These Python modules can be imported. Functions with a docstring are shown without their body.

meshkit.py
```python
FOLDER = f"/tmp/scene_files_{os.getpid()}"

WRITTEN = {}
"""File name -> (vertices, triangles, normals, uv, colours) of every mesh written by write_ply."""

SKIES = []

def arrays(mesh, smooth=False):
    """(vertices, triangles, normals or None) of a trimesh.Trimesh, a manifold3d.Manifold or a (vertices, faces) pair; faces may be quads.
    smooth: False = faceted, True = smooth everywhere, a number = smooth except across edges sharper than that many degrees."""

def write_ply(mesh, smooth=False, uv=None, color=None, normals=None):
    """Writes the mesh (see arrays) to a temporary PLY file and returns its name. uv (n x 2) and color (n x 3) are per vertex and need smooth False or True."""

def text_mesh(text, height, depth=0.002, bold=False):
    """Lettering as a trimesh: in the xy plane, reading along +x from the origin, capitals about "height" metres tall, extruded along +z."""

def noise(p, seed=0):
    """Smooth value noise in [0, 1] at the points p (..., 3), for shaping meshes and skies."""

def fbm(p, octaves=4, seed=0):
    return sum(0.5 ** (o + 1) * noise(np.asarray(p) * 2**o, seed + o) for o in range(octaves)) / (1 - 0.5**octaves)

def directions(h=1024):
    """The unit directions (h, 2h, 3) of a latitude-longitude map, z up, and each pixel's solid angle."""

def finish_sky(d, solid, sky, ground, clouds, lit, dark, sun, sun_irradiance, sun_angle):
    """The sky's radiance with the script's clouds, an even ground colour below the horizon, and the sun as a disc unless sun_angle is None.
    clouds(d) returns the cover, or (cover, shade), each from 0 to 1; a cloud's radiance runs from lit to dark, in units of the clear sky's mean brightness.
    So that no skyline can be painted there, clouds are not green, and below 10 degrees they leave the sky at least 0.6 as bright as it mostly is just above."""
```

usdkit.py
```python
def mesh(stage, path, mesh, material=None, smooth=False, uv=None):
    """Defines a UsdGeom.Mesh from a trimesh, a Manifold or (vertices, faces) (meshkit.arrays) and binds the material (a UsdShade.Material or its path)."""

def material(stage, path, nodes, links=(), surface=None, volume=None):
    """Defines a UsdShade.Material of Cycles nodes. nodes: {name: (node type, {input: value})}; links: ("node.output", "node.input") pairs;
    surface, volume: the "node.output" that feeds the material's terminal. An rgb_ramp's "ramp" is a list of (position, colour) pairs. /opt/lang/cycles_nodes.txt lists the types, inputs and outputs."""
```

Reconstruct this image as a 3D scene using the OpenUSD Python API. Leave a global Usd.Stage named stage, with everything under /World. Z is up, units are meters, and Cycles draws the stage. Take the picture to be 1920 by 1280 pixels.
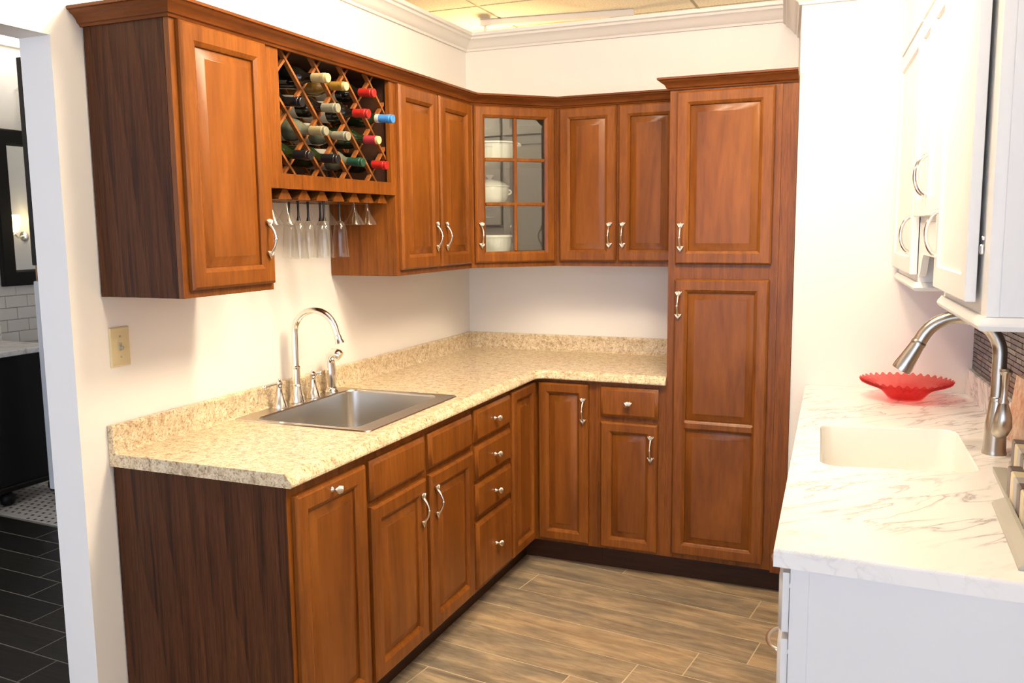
import math, random
import numpy as np
import trimesh, shapely
from shapely.geometry import Polygon, box as sbox
import usdkit, meshkit
from pxr import Usd, UsdGeom, UsdLux, UsdShade, Gf, Sdf, Vt

random.seed(7)
rng = np.random.default_rng(7)
stage = Usd.Stage.CreateInMemory()
UsdGeom.SetStageUpAxis(stage, 'Z')
UsdGeom.SetStageMetersPerUnit(stage, 1.0)
world = UsdGeom.Xform.Define(stage, '/World')
stage.SetDefaultPrim(world.GetPrim())
PI = math.pi

# ------------------------------------------------------------------ camera
EXPOSURE = 0.92
CAM = (2.0366, -4.2870, 1.5529)
YAW, PITCH, ROLL, FPX = -0.3955, -0.1284, -0.0099, 1642.65
F = np.array([math.sin(YAW) * math.cos(PITCH), math.cos(YAW) * math.cos(PITCH), math.sin(PITCH)])
R0 = np.array([math.cos(YAW), -math.sin(YAW), 0.0]); U0 = np.cross(R0, F)
RR = R0 * math.cos(ROLL) + U0 * math.sin(ROLL); UU = -R0 * math.sin(ROLL) + U0 * math.cos(ROLL)
cam = UsdGeom.Camera.Define(stage, '/World/camera')
cam.AddTransformOp().Set(Gf.Matrix4d(*RR, 0, *UU, 0, *(-F), 0, *CAM, 1))
cam.CreateHorizontalApertureAttr(22.3)
cam.CreateVerticalApertureAttr(22.3 * 1280 / 1920)
cam.CreateFocalLengthAttr(22.3 * FPX / 1920)
cam.CreateClippingRangeAttr(Gf.Vec2f(0.05, 200))
cam.CreateFStopAttr(4.0)
cam.CreateFocusDistanceAttr(2.6)
cam.CreateExposureAttr(EXPOSURE)

# ------------------------------------------------------------------ light
dome = UsdLux.DomeLight.Define(stage, '/World/daylight')
dome.CreateColorAttr(Gf.Vec3f(0.76, 0.87, 1.10)); dome.CreateIntensityAttr(0.52)

def lamp(name, pos, power, color, radius=0.06, aim=None, cone=60.0, soft=0.7):
    """a ceiling lamp; with aim it is a spot head turned towards that point"""
    l = UsdLux.SphereLight.Define(stage, '/World/' + name)
    p = np.array(pos, float)
    if aim is None:
        l.AddTranslateOp().Set(Gf.Vec3d(*pos))
    else:
        z = p - np.array(aim, float); z /= np.linalg.norm(z); x = np.cross([0, 1.0, 0.01], z); x /= np.linalg.norm(x); y = np.cross(z, x)
        l.AddTransformOp().Set(Gf.Matrix4d(*x, 0, *y, 0, *z, 0, *p, 1))
        sh = UsdLux.ShapingAPI.Apply(l.GetPrim()); sh.CreateShapingConeAngleAttr(cone); sh.CreateShapingConeSoftnessAttr(soft)
    l.CreateRadiusAttr(radius); l.CreateColorAttr(Gf.Vec3f(*color)); l.CreateIntensityAttr(power)
    return l
WARM = (1.0, 0.82, 0.60)
lamp('ceiling_spot_006', (2.10, -2.75, 2.72), 17, WARM, 0.26, (0.15, -2.0, 1.6), 52, 0.8)
lamp('ceiling_spot', (1.85, -1.90, 2.72), 27, WARM, 0.26, (0.15, -1.75, 1.75), 52, 0.8)
lamp('ceiling_spot_001', (1.72, -2.10, 2.72), 45, WARM, 0.14, (1.95, -0.85, 1.2), 55, 0.8)
lamp('ceiling_spot_002', (1.10, -1.90, 2.72), 40, WARM, 0.14)
lamp('ceiling_spot_003', (-0.46, 1.30, 2.46), 230, (1.0, 0.64, 0.26), 0.05)
lamp('ceiling_spot_004', (-1.6, -1.6, 2.5), 5, (1.0, 0.88, 0.72), 0.08)
lamp('ceiling_spot_005', (1.2, 2.4, 2.2), 110, (1.0, 0.74, 0.42), 0.08)

# ------------------------------------------------------------------ materials
def geo_material(name, build):
    nodes, links, surf = build
    return usdkit.material(stage, '/World/Looks/' + name, nodes, links, surface=surf)

def plain(name, color, rough=0.5, **kw):
    return usdkit.material(stage, '/World/Looks/' + name, {'p': ('principled_bsdf', {'base_color': color, 'roughness': rough, **kw})}, [], surface='p.BSDF')

def paint(name, color, rough=0.55, bump=0.02, scale=220):
    return usdkit.material(stage, '/World/Looks/' + name, {
        'g': ('geometry', {}), 'n': ('noise_texture', {'scale': scale, 'detail': 3}),
        'b': ('bump', {'strength': bump, 'distance': 0.002}), 'p': ('principled_bsdf', {'base_color': color, 'roughness': rough})},
        [('g.position', 'n.vector'), ('n.fac', 'b.height'), ('b.normal', 'p.normal')], surface='p.BSDF')

def wood(name, dark, mid, light, scale, wave=0.0, rough=0.33, fine=0.35, coat=0.18, spec=0.24):
    """scale: world-space mapping that is small along the grain."""
    nodes = {
        'g': ('geometry', {}), 'm': ('mapping', {'scale': scale}),
        'n': ('noise_texture', {'scale': 1.0, 'detail': 5, 'roughness': 0.6, 'distortion': 0.6}),
        'm2': ('mapping', {'scale': [s * 7 for s in scale]}),
        'n2': ('noise_texture', {'scale': 1.0, 'detail': 3}),
        'm3': ('mapping', {'scale': [2.2, 2.2, 2.2]}), 'n3': ('noise_texture', {'scale': 1.0, 'detail': 2}),
        'r': ('rgb_ramp', {'ramp': [(0.28, dark), (0.5, mid), (0.74, light)]}),
        'r2': ('rgb_ramp', {'ramp': [(0.38, (0.62, 0.56, 0.52)), (0.55, (1, 1, 1))]}),
        'r3': ('rgb_ramp', {'ramp': [(0.3, (0.80, 0.76, 0.72)), (0.7, (1.12, 1.10, 1.06))]}),
        'mx': ('mix_color', {'blend_type': 'multiply', 'fac': fine}),
        'mx3': ('mix_color', {'blend_type': 'multiply', 'fac': 0.8, 'use_clamp_result': False}),
        'b': ('bump', {'strength': 0.06, 'distance': 0.001}),
        'p': ('principled_bsdf', {'roughness': rough, 'coat_weight': coat * 0.6, 'coat_roughness': 0.2, 'specular_ior_level': spec}),
    }
    links = [('g.position', 'm.vector'), ('m.vector', 'n.vector'), ('g.position', 'm2.vector'), ('m2.vector', 'n2.vector'),
             ('g.position', 'm3.vector'), ('m3.vector', 'n3.vector'),
             ('n2.fac', 'r2.fac'), ('n3.fac', 'r3.fac'), ('r2.color', 'mx.b'), ('mx.result', 'mx3.a'), ('r3.color', 'mx3.b'),
             ('mx3.result', 'p.base_color'), ('n2.fac', 'b.height'), ('b.normal', 'p.normal')]
    if wave:
        nodes['mw'] = ('mapping', {'scale': [1.0, 1.0, 0.10]})
        nodes['w'] = ('wave_texture', {'wave_type': 'bands', 'bands_direction': 'diagonal', 'profile': 'saw', 'scale': 8.0, 'distortion': 5.0, 'detail': 2.0, 'detail_scale': 1.0, 'detail_roughness': 0.45})
        nodes['mf'] = ('mix_float', {'fac': wave})
        links += [('g.position', 'mw.vector'), ('mw.vector', 'w.vector'), ('n.fac', 'mf.a'), ('w.fac', 'mf.b'), ('mf.result', 'r.fac')]
    else:
        links.append(('n.fac', 'r.fac'))
    links.append(('r.color', 'mx.a'))
    return usdkit.material(stage, '/World/Looks/' + name, nodes, links, surface='p.BSDF')

M = {}
M['door_wood'] = wood('door_wood', (0.1545, 0.0468, 0.0075), (0.2215, 0.0702, 0.0105), (0.2833, 0.0971, 0.0150), (26, 26, 2.0))
M['panel_wood'] = wood('panel_wood', (0.1339, 0.0398, 0.0065), (0.2112, 0.0667, 0.0100), (0.2730, 0.0936, 0.0145), (9, 9, 1.2), fine=0.25)
M['frame_wood'] = wood('frame_wood', (0.1391, 0.0421, 0.0070), (0.2060, 0.0643, 0.0098), (0.2626, 0.0877, 0.0135), (40, 40, 2.2), fine=0.5)
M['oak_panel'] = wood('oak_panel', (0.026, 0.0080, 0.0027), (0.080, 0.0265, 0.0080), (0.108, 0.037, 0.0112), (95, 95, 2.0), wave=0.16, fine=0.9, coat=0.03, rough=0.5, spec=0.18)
M['crown_wood'] = wood('crown_wood', (0.105, 0.030, 0.006), (0.160, 0.046, 0.009), (0.21, 0.063, 0.012), (3, 3, 40), fine=0.3)
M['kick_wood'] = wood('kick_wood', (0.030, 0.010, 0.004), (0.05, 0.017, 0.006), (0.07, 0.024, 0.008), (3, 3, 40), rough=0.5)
M['lattice_wood'] = wood('lattice_wood', (0.20, 0.065, 0.018), (0.27, 0.095, 0.026), (0.34, 0.13, 0.038), (30, 30, 30), fine=0.2)
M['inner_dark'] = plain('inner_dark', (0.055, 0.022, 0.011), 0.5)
M['inner_pale'] = plain('inner_pale', (0.30, 0.27, 0.20), 0.5)
M['wall'] = paint('wall', (0.82, 0.79, 0.755))
M['white_trim'] = paint('white_trim', (0.82, 0.79, 0.75), 0.4, 0.0)
M['white_cab'] = paint('white_cab', (0.80, 0.80, 0.80), 0.35, 0.0)
M['white_panel'] = paint('white_panel', (0.76, 0.77, 0.79), 0.45, 0.01)
M['porcelain'] = plain('porcelain', (0.88, 0.87, 0.84), 0.15, coat_weight=0.3)
M['nickel'] = plain('nickel', (0.78, 0.73, 0.64), 0.24, metallic=1.0)
M['chrome'] = plain('chrome', (0.86, 0.83, 0.77), 0.13, metallic=1.0)
M['brushed'] = plain('brushed', (0.50, 0.46, 0.41), 0.24, metallic=1.0)
M['steel'] = usdkit.material(stage, '/World/Looks/steel', {
    'g': ('geometry', {}), 'm': ('mapping', {'scale': (30, 900, 900)}), 'n': ('noise_texture', {'scale': 1, 'detail': 2}),
    'b': ('bump', {'strength': 0.05, 'distance': 0.001}), 'p': ('principled_bsdf', {'base_color': (0.63, 0.60, 0.55), 'metallic': 1.0, 'roughness': 0.27})},
    [('g.position', 'm.vector'), ('m.vector', 'n.vector'), ('n.fac', 'b.height'), ('b.normal', 'p.normal')], surface='p.BSDF')
M['black'] = plain('black', (0.012, 0.012, 0.013), 0.35)
M['black_wood'] = plain('black_wood', (0.006, 0.0055, 0.0055), 0.4, specular_ior_level=0.2)
M['raw_wood'] = plain('raw_wood', (0.42, 0.23, 0.12), 0.6)
M['ivory'] = plain('ivory', (0.66, 0.56, 0.33), 0.4)
M['ivory_dark'] = plain('ivory_dark', (0.42, 0.38, 0.27), 0.4)
M['ceiling_tile'] = usdkit.material(stage, '/World/Looks/ceiling_tile', {
    'g': ('geometry', {}), 'n': ('noise_texture', {'scale': 90, 'detail': 4}),
    'r': ('rgb_ramp', {'ramp': [(0.35, (0.60, 0.55, 0.44)), (0.6, (0.78, 0.73, 0.62))]}),
    'b': ('bump', {'strength': 0.3, 'distance': 0.004}), 'p': ('principled_bsdf', {'roughness': 0.9})},
    [('g.position', 'n.vector'), ('n.fac', 'r.fac'), ('r.color', 'p.base_color'), ('n.fac', 'b.height'), ('b.normal', 'p.normal')], surface='p.BSDF')
M['grid'] = plain('grid', (0.30, 0.26, 0.19), 0.6)

def granite():
    return usdkit.material(stage, '/World/Looks/granite', {
        'g': ('geometry', {}),
        'n1': ('noise_texture', {'scale': 36, 'detail': 6, 'roughness': 0.70, 'distortion': 0.5}),
        'n2': ('noise_texture', {'scale': 100, 'detail': 5, 'roughness': 0.7, 'distortion': 0.8}),
        'n3': ('noise_texture', {'scale': 160, 'detail': 3, 'roughness': 0.6}),
        'r1': ('rgb_ramp', {'ramp': [(0.32, (0.46, 0.34, 0.22)), (0.46, (0.68, 0.55, 0.36)), (0.60, (0.80, 0.69, 0.49)), (0.74, (0.86, 0.79, 0.64))]}),
        'r2': ('rgb_ramp', {'ramp': [(0.32, (0.24, 0.15, 0.12)), (0.41, (0.76, 0.70, 0.65)), (0.49, (1, 1, 1))]}),
        'r3': ('rgb_ramp', {'ramp': [(0.36, (0.55, 0.47, 0.42)), (0.5, (1, 1, 1))]}),
        'a': ('mix_color', {'blend_type': 'multiply', 'fac': 0.85}), 'b': ('mix_color', {'blend_type': 'multiply', 'fac': 0.7}),
        'p': ('principled_bsdf', {'roughness': 0.22, 'specular_ior_level': 0.45})},
        [('g.position', 'n1.vector'), ('g.position', 'n2.vector'), ('g.position', 'n3.vector'), ('n1.fac', 'r1.fac'), ('n2.fac', 'r2.fac'), ('n3.fac', 'r3.fac'),
         ('r1.color', 'a.a'), ('r2.color', 'a.b'), ('a.result', 'b.a'), ('r3.color', 'b.b'), ('b.result', 'p.base_color')], surface='p.BSDF')
M['granite'] = granite()

def marble(name='marble'):
    return usdkit.material(stage, '/World/Looks/' + name, {
        'g': ('geometry', {}), 'rot': ('mapping', {'rotation': (0.0, 0.6, -0.9), 'scale': (1, 1, 1)}),
        'm': ('mapping', {'scale': (1.5, 10.0, 5.0)}),
        'n1': ('noise_texture', {'scale': 1.3, 'detail': 6, 'roughness': 0.55, 'distortion': 0.7}),
        'n2': ('noise_texture', {'scale': 2.2, 'detail': 4, 'roughness': 0.5}),
        's': ('math', {'math_type': 'subtract', 'value2': 0.5}), 'ab': ('math', {'math_type': 'absolute'}),
        'r': ('rgb_ramp', {'ramp': [(0.0, (0.42, 0.40, 0.43)), (0.009, (0.62, 0.60, 0.61)), (0.026, (0.82, 0.81, 0.81)), (0.06, (0.88, 0.87, 0.86))]}),
        'r2': ('rgb_ramp', {'ramp': [(0.34, (0, 0, 0)), (0.54, (1, 1, 1))]}),
        'mx': ('mix_color', {'blend_type': 'mix', 'a': (0.89, 0.88, 0.87)}),
        'p': ('principled_bsdf', {'roughness': 0.25})},
        [('g.position', 'rot.vector'), ('rot.vector', 'm.vector'), ('m.vector', 'n1.vector'), ('rot.vector', 'n2.vector'), ('n1.fac', 's.value1'), ('s.value', 'ab.value1'), ('ab.value', 'r.fac'),
         ('n2.fac', 'r2.fac'), ('r2.color', 'mx.fac'), ('r.color', 'mx.b'), ('mx.result', 'p.base_color')], surface='p.BSDF')
M['marble'] = marble()

def plank_material(name, cols, off):
    return usdkit.material(stage, '/World/Looks/' + name, {
        'g': ('geometry', {}), 'rot': ('mapping', {'rotation': (0, 0, 0.127), 'location': (off, off * 1.7, 0)}), 'm': ('mapping', {'scale': (2.2, 15, 1)}),
        'n': ('noise_texture', {'scale': 1.5, 'detail': 7, 'roughness': 0.66, 'distortion': 0.7}),
        'm2': ('mapping', {'scale': (9, 60, 1)}), 'n2': ('noise_texture', {'scale': 2.0, 'detail': 3}),
        'm3': ('mapping', {'scale': (3, 7, 1)}), 'n3': ('noise_texture', {'scale': 1.4, 'detail': 3}),
        'r': ('rgb_ramp', {'ramp': [(0.30, cols[0]), (0.45, cols[1]), (0.58, cols[2]), (0.72, cols[3])]}),
        'r2': ('rgb_ramp', {'ramp': [(0.36, (0.70, 0.69, 0.68)), (0.55, (1, 1, 1))]}),
        'r3': ('rgb_ramp', {'ramp': [(0.36, (0.70, 0.72, 0.75)), (0.6, (1.08, 1.02, 0.94))]}),
        'mx': ('mix_color', {'blend_type': 'multiply', 'fac': 0.6}), 'mx3': ('mix_color', {'blend_type': 'multiply', 'fac': 0.9, 'use_clamp_result': False}),
        'p': ('principled_bsdf', {'roughness': 0.38})},
        [('g.position', 'rot.vector'), ('rot.vector', 'm.vector'), ('m.vector', 'n.vector'), ('rot.vector', 'm2.vector'), ('m2.vector', 'n2.vector'), ('rot.vector', 'm3.vector'), ('m3.vector', 'n3.vector'),
         ('n.fac', 'r.fac'), ('n2.fac', 'r2.fac'), ('n3.fac', 'r3.fac'), ('r.color', 'mx.a'), ('r2.color', 'mx.b'), ('mx.result', 'mx3.a'), ('r3.color', 'mx3.b'), ('mx3.result', 'p.base_color')], surface='p.BSDF')
PL = [plank_material('plank_%d' % i, c, 3.7 * i) for i, c in enumerate([
    [(0.226, 0.181, 0.126), (0.356, 0.288, 0.206), (0.487, 0.392, 0.269), (0.618, 0.504, 0.344)],
    [(0.190, 0.156, 0.117), (0.309, 0.255, 0.190), (0.428, 0.348, 0.245), (0.570, 0.467, 0.324)],
    [(0.249, 0.193, 0.126), (0.392, 0.305, 0.204), (0.511, 0.398, 0.259), (0.630, 0.510, 0.344)]])]
M['grout'] = plain('grout', (0.62, 0.52, 0.36), 0.8)
M['grout_dark'] = plain('grout_dark', (0.26, 0.245, 0.22), 0.8)
DT = [usdkit.material(stage, '/World/Looks/dark_tile_%d' % i, {
    'g': ('geometry', {}), 'm': ('mapping', {'scale': (2.5, 40, 1)}), 'n': ('noise_texture', {'scale': 2, 'detail': 5}),
    'r': ('rgb_ramp', {'ramp': [(0.3, [c * 0.5 for c in col]), (0.7, [c * 1.2 for c in col])]}), 'p': ('principled_bsdf', {'roughness': 0.4, 'specular_ior_level': 0.25})},
    [('g.position', 'm.vector'), ('m.vector', 'n.vector'), ('n.fac', 'r.fac'), ('r.color', 'p.base_color')], surface='p.BSDF')
    for i, col in enumerate([(0.020, 0.018, 0.017), (0.028, 0.025, 0.022)])]

def clear(name, tint, base=0.04, edge=0.6, rough=0.02, power=4.0):
    return usdkit.material(stage, '/World/Looks/' + name, {
        't': ('transparent_bsdf', {'color': tint}), 'gl': ('glossy_bsdf', {'color': (1, 1, 1), 'roughness': rough}),
        'lw': ('layer_weight', {'blend': 0.5}), 'pw': ('math', {'math_type': 'power', 'value2': power}),
        'ma': ('math', {'math_type': 'multiply_add', 'value2': edge, 'value3': base, 'use_clamp': True}), 'm': ('mix_closure', {})},
        [('lw.facing', 'pw.value1'), ('pw.value', 'ma.value1'), ('ma.value', 'm.fac'), ('t.BSDF', 'm.closure1'), ('gl.BSDF', 'm.closure2')], surface='m.closure')
M['pane'] = clear('pane', (0.90, 0.92, 0.89), 0.10, 0.7, 0.01)
M['stemware'] = clear('stemware', (0.95, 0.955, 0.94), 0.05, 0.45, 0.05, 2.5)
M['red_glass'] = usdkit.material(stage, '/World/Looks/red_glass', {
    't': ('transparent_bsdf', {'color': (0.97, 0.54, 0.54)}), 'd': ('principled_bsdf', {'base_color': (0.60, 0.05, 0.06), 'roughness': 0.08, 'specular_ior_level': 0.8, 'coat_weight': 0.5}),
    'm': ('mix_closure', {'fac': 0.13})}, [('t.BSDF', 'm.closure1'), ('d.BSDF', 'm.closure2')], surface='m.closure')
M['bottle_green'] = plain('bottle_green', (0.010, 0.020, 0.006), 0.06, coat_weight=0.5)
M['bottle_dark'] = plain('bottle_dark', (0.006, 0.006, 0.005), 0.07, coat_weight=0.5)
M['bottle_pale'] = plain('bottle_pale', (0.12, 0.13, 0.09), 0.10, coat_weight=0.5)
M['bottle_amber'] = plain('bottle_amber', (0.16, 0.085, 0.015), 0.08, coat_weight=0.5)
for n, c in dict(cap_red=(0.38, 0.018, 0.014), cap_wine=(0.36, 0.035, 0.05), cap_blue=(0.06, 0.24, 0.62), cap_green=(0.016, 0.065, 0.040), cap_black=(0.010, 0.011, 0.013), cap_beige=(0.34, 0.28, 0.14), cap_cream=(0.42, 0.33, 0.16), cap_gold=(0.30, 0.17, 0.03), cap_clear=(0.24, 0.23, 0.16)).items():
    M[n] = plain(n, c, 0.3)
M['label_paper'] = plain('label_paper', (0.60, 0.57, 0.50), 0.6)
M['cork'] = plain('cork', (0.66, 0.50, 0.22), 0.7)
M['glow'] = usdkit.material(stage, '/World/Looks/glow', {'e': ('emission', {'color': (1.0, 0.80, 0.45), 'strength': 3.5})}, [], surface='e.emission')
M['panel_glow'] = usdkit.material(stage, '/World/Looks/panel_glow', {'e': ('emission', {'color': (1.0, 0.97, 0.88), 'strength': 2.2})}, [], surface='e.emission')
M['mirror'] = plain('mirror', (0.80, 0.80, 0.76), 0.02, metallic=1.0)
M['frost'] = plain('frost', (0.70, 0.66, 0.55), 0.4)
MOS = [plain('mosaic_%d' % i, c, 0.25) for i, c in enumerate([(0.060, 0.045, 0.040), (0.10, 0.080, 0.068), (0.15, 0.125, 0.10), (0.19, 0.165, 0.14), (0.085, 0.055, 0.045)])]
M['mos_grout'] = plain('mos_grout', (0.030, 0.025, 0.025), 0.8)
M['subway'] = plain('subway', (0.70, 0.68, 0.65), 0.25)
M['subway_grout'] = plain('subway_grout', (0.45, 0.43, 0.40), 0.8)
M['sample_brown'] = plain('sample_brown', (0.16, 0.125, 0.115), 0.4)
M['sample_cream'] = plain('sample_cream', (0.72, 0.62, 0.42), 0.4)
M['sample_grey'] = plain('sample_grey', (0.48, 0.45, 0.43), 0.4)
M['rack_grey'] = plain('rack_grey', (0.46, 0.45, 0.40), 0.38)
M['sample_stone'] = usdkit.material(stage, '/World/Looks/sample_stone', {
    'g': ('geometry', {}), 'n': ('noise_texture', {'scale': 34, 'detail': 5, 'roughness': 0.7}),
    'r': ('rgb_ramp', {'ramp': [(0.35, (0.45, 0.22, 0.13)), (0.5, (0.62, 0.40, 0.27)), (0.65, (0.75, 0.62, 0.48))]}), 'p': ('principled_bsdf', {'roughness': 0.3})},
    [('g.position', 'n.vector'), ('n.fac', 'r.fac'), ('r.color', 'p.base_color')], surface='p.BSDF')

# ------------------------------------------------------------------ mesh helpers
def cat(ms):
    ms = [m if isinstance(m, trimesh.Trimesh) else trimesh.Trimesh(*m, process=False) for m in ms]
    return trimesh.util.concatenate(ms)

def bx(x0, x1, y0, y1, z0, z1, b=0.0):
    """box, with chamfered edges when b > 0"""
    if b <= 0:
        m = trimesh.creation.box([x1 - x0, y1 - y0, z1 - z0]); m.apply_translation([(x0 + x1) / 2, (y0 + y1) / 2, (z0 + z1) / 2]); return m
    p = []
    for X, sx in ((x0, 1), (x1, -1)):
        for Y, sy in ((y0, 1), (y1, -1)):
            for Z, sz in ((z0, 1), (z1, -1)):
                p += [(X + sx * b, Y + sy * b, Z), (X + sx * b, Y, Z + sz * b), (X, Y + sy * b, Z + sz * b)]
    return trimesh.convex.convex_hull(np.array(p))

def loft(loops, cap0=True, cap1=True, closed=True):
    """loops: equal-length lists of 3D points, closed outlines"""
    L = np.array(loops, float); k, n = L.shape[:2]
    v = list(L.reshape(-1, 3)); f = []
    for i in range(k - 1):
        for j in range(n if closed else n - 1):
            a, b = i * n + j, i * n + (j + 1) % n
            f += [(a, b, b + n), (a, b + n, a + n)]
    for on, i, s in ((cap0, 0, -1), (cap1, k - 1, 1)):
        if on:
            c = len(v); v.append(L[i].mean(0))
            for j in range(n):
                t = (i * n + j, i * n + (j + 1) % n, c)
                f.append(t if s > 0 else t[::-1])
    return trimesh.Trimesh(np.array(v), np.array(f), process=False)

def fixed(m):
    m.merge_vertices(); trimesh.repair.fix_normals(m); return m

def lathe(prof, n=32, axis='z', centre=(0, 0, 0), cap=(True, True)):
    loops = []
    for r, h in prof:
        a = np.arange(n) * 2 * PI / n
        ring = np.stack([r * np.cos(a), r * np.sin(a), np.full(n, h)], 1)
        if axis == 'x': ring = ring[:, [2, 0, 1]]
        if axis == 'y': ring = np.stack([ring[:, 1], ring[:, 2], ring[:, 0]], 1)
        loops.append(ring + np.array(centre))
    return loft(loops, *cap)

def tube(path, radii, n=14, squash=None, caps=True):
    P = np.array(path, float); k = len(P)
    radii = np.broadcast_to(np.array(radii, float), (k,))
    T = np.gradient(P, axis=0); T /= np.linalg.norm(T, axis=1, keepdims=True)
    ref = np.array([0, 0, 1.0]) if abs(T[0][2]) < 0.9 else np.array([1.0, 0, 0])
    N = np.cross(T[0], ref); N /= np.linalg.norm(N); loops = []
    for i in range(k):
        N = N - T[i] * (N @ T[i]); N /= np.linalg.norm(N); B = np.cross(T[i], N)
        a = np.arange(n) * 2 * PI / n
        loops.append(P[i] + radii[i] * (np.cos(a)[:, None] * N + np.sin(a)[:, None] * B))
    return loft(loops, caps, caps)

def ell(c, r, n=2):
    m = trimesh.creation.icosphere(n); m.apply_scale(r); m.apply_translation(c); return m

def extr(poly, z0, z1):
    out = []
    for g in getattr(poly, 'geoms', [poly]):
        m = trimesh.creation.extrude_polygon(g, z1 - z0, engine='earcut'); m.apply_translation([0, 0, z0]); out.append(m)
    return cat(out)

def extr_xz(poly, y0, y1):
    """polygon in (x, z) extruded along y"""
    m = extr(poly, 0, y1 - y0)
    v = m.vertices; m.vertices = np.stack([v[:, 0], y0 + v[:, 2], v[:, 1]], 1); m.invert(); return m

def extr_yz(poly, x0, x1):
    m = extr(poly, 0, x1 - x0)
    v = m.vertices; m.vertices = np.stack([x0 + v[:, 2], v[:, 0], v[:, 1]], 1); return m

def sweep(path, prof, closed_prof=True, caps=True):
    """prof: (out, z) pairs; swept along the plan path with mitred corners; out is to the right of travel."""
    P = np.array(path, float); k = len(P); d = np.diff(P, axis=0); d /= np.linalg.norm(d, axis=1, keepdims=True)
    nr = np.stack([d[:, 1], -d[:, 0]], 1); loops = []
    for i in range(k):
        if i == 0: n = nr[0]
        elif i == k - 1: n = nr[-1]
        else:
            n = nr[i - 1] + nr[i]; n = n / (n @ nr[i])
        loops.append([(P[i][0] + n[0] * o, P[i][1] + n[1] * o, z) for o, z in prof])
    L = np.array(loops); n = L.shape[1]; v = list(L.reshape(-1, 3)); f = []
    for i in range(k - 1):
        for j in range(n):
            a, b = i * n + j, i * n + (j + 1) % n
            f += [(a, b, b + n), (a, b + n, a + n)]
    if caps:
        pol = Polygon(prof)
        pv, pf = trimesh.creation.triangulate_polygon(pol, engine='earcut')
        look = [int(np.argmin([(q[0] - p[0]) ** 2 + (q[1] - p[1]) ** 2 for q in prof])) for p in pv]
        for t in pf:
            f.append([look[i] for i in t]); f.append([look[i] + (k - 1) * n for i in t][::-1])
    return fixed(trimesh.Trimesh(np.array(v), np.array(f), process=False))

def ring_front(x0, x1, z0, z1, prof, cap=True, back=None):
    """Rectangular outline in the xz plane lofted through (inset, y) steps: door frames, raised panels, drawer fronts."""
    loops = [[(x0 + i, y, z0 + i), (x1 - i, y, z0 + i), (x1 - i, y, z1 - i), (x0 + i, y, z1 - i)] for i, y in prof]
    return loft(loops, back is not None, cap)

# ------------------------------------------------------------------ scene helpers
used = {}
def numbered(parent, name):
    k = (parent, name); n = used.get(k, 0); used[k] = n + 1
    return name if n == 0 else '%s_%03d' % (name, n)

def tag(prim, label=None, category=None, group=None, kind=None):
    for k, v in (('label', label), ('category', category), ('group', group), ('kind', kind)):
        if v: prim.SetCustomDataByKey(k, v)
    return prim

def thing(name, label, category, loc=(0, 0, 0), rotz=0.0, group=None, kind=None):
    x = UsdGeom.Xform.Define(stage, '/World/' + numbered('/World', name))
    x.AddTranslateOp().Set(Gf.Vec3d(*loc)); x.AddRotateZOp().Set(float(rotz))
    tag(x.GetPrim(), label, category, group, kind)
    return str(x.GetPath())

def part(parent, name, mesh, mat, smooth=30, label=None, kind=None):
    path = parent + '/' + numbered(parent, name)
    usdkit.mesh(stage, path, mesh, M[mat] if isinstance(mat, str) else mat, smooth=smooth)
    tag(stage.GetPrimAtPath(path), label, None, None, kind)
    return path

def struct(name, mesh, mat, smooth=30, label=None, numbered_name=True):
    p = part('/World', name, mesh, mat, smooth, label, 'structure')
    return p

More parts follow.
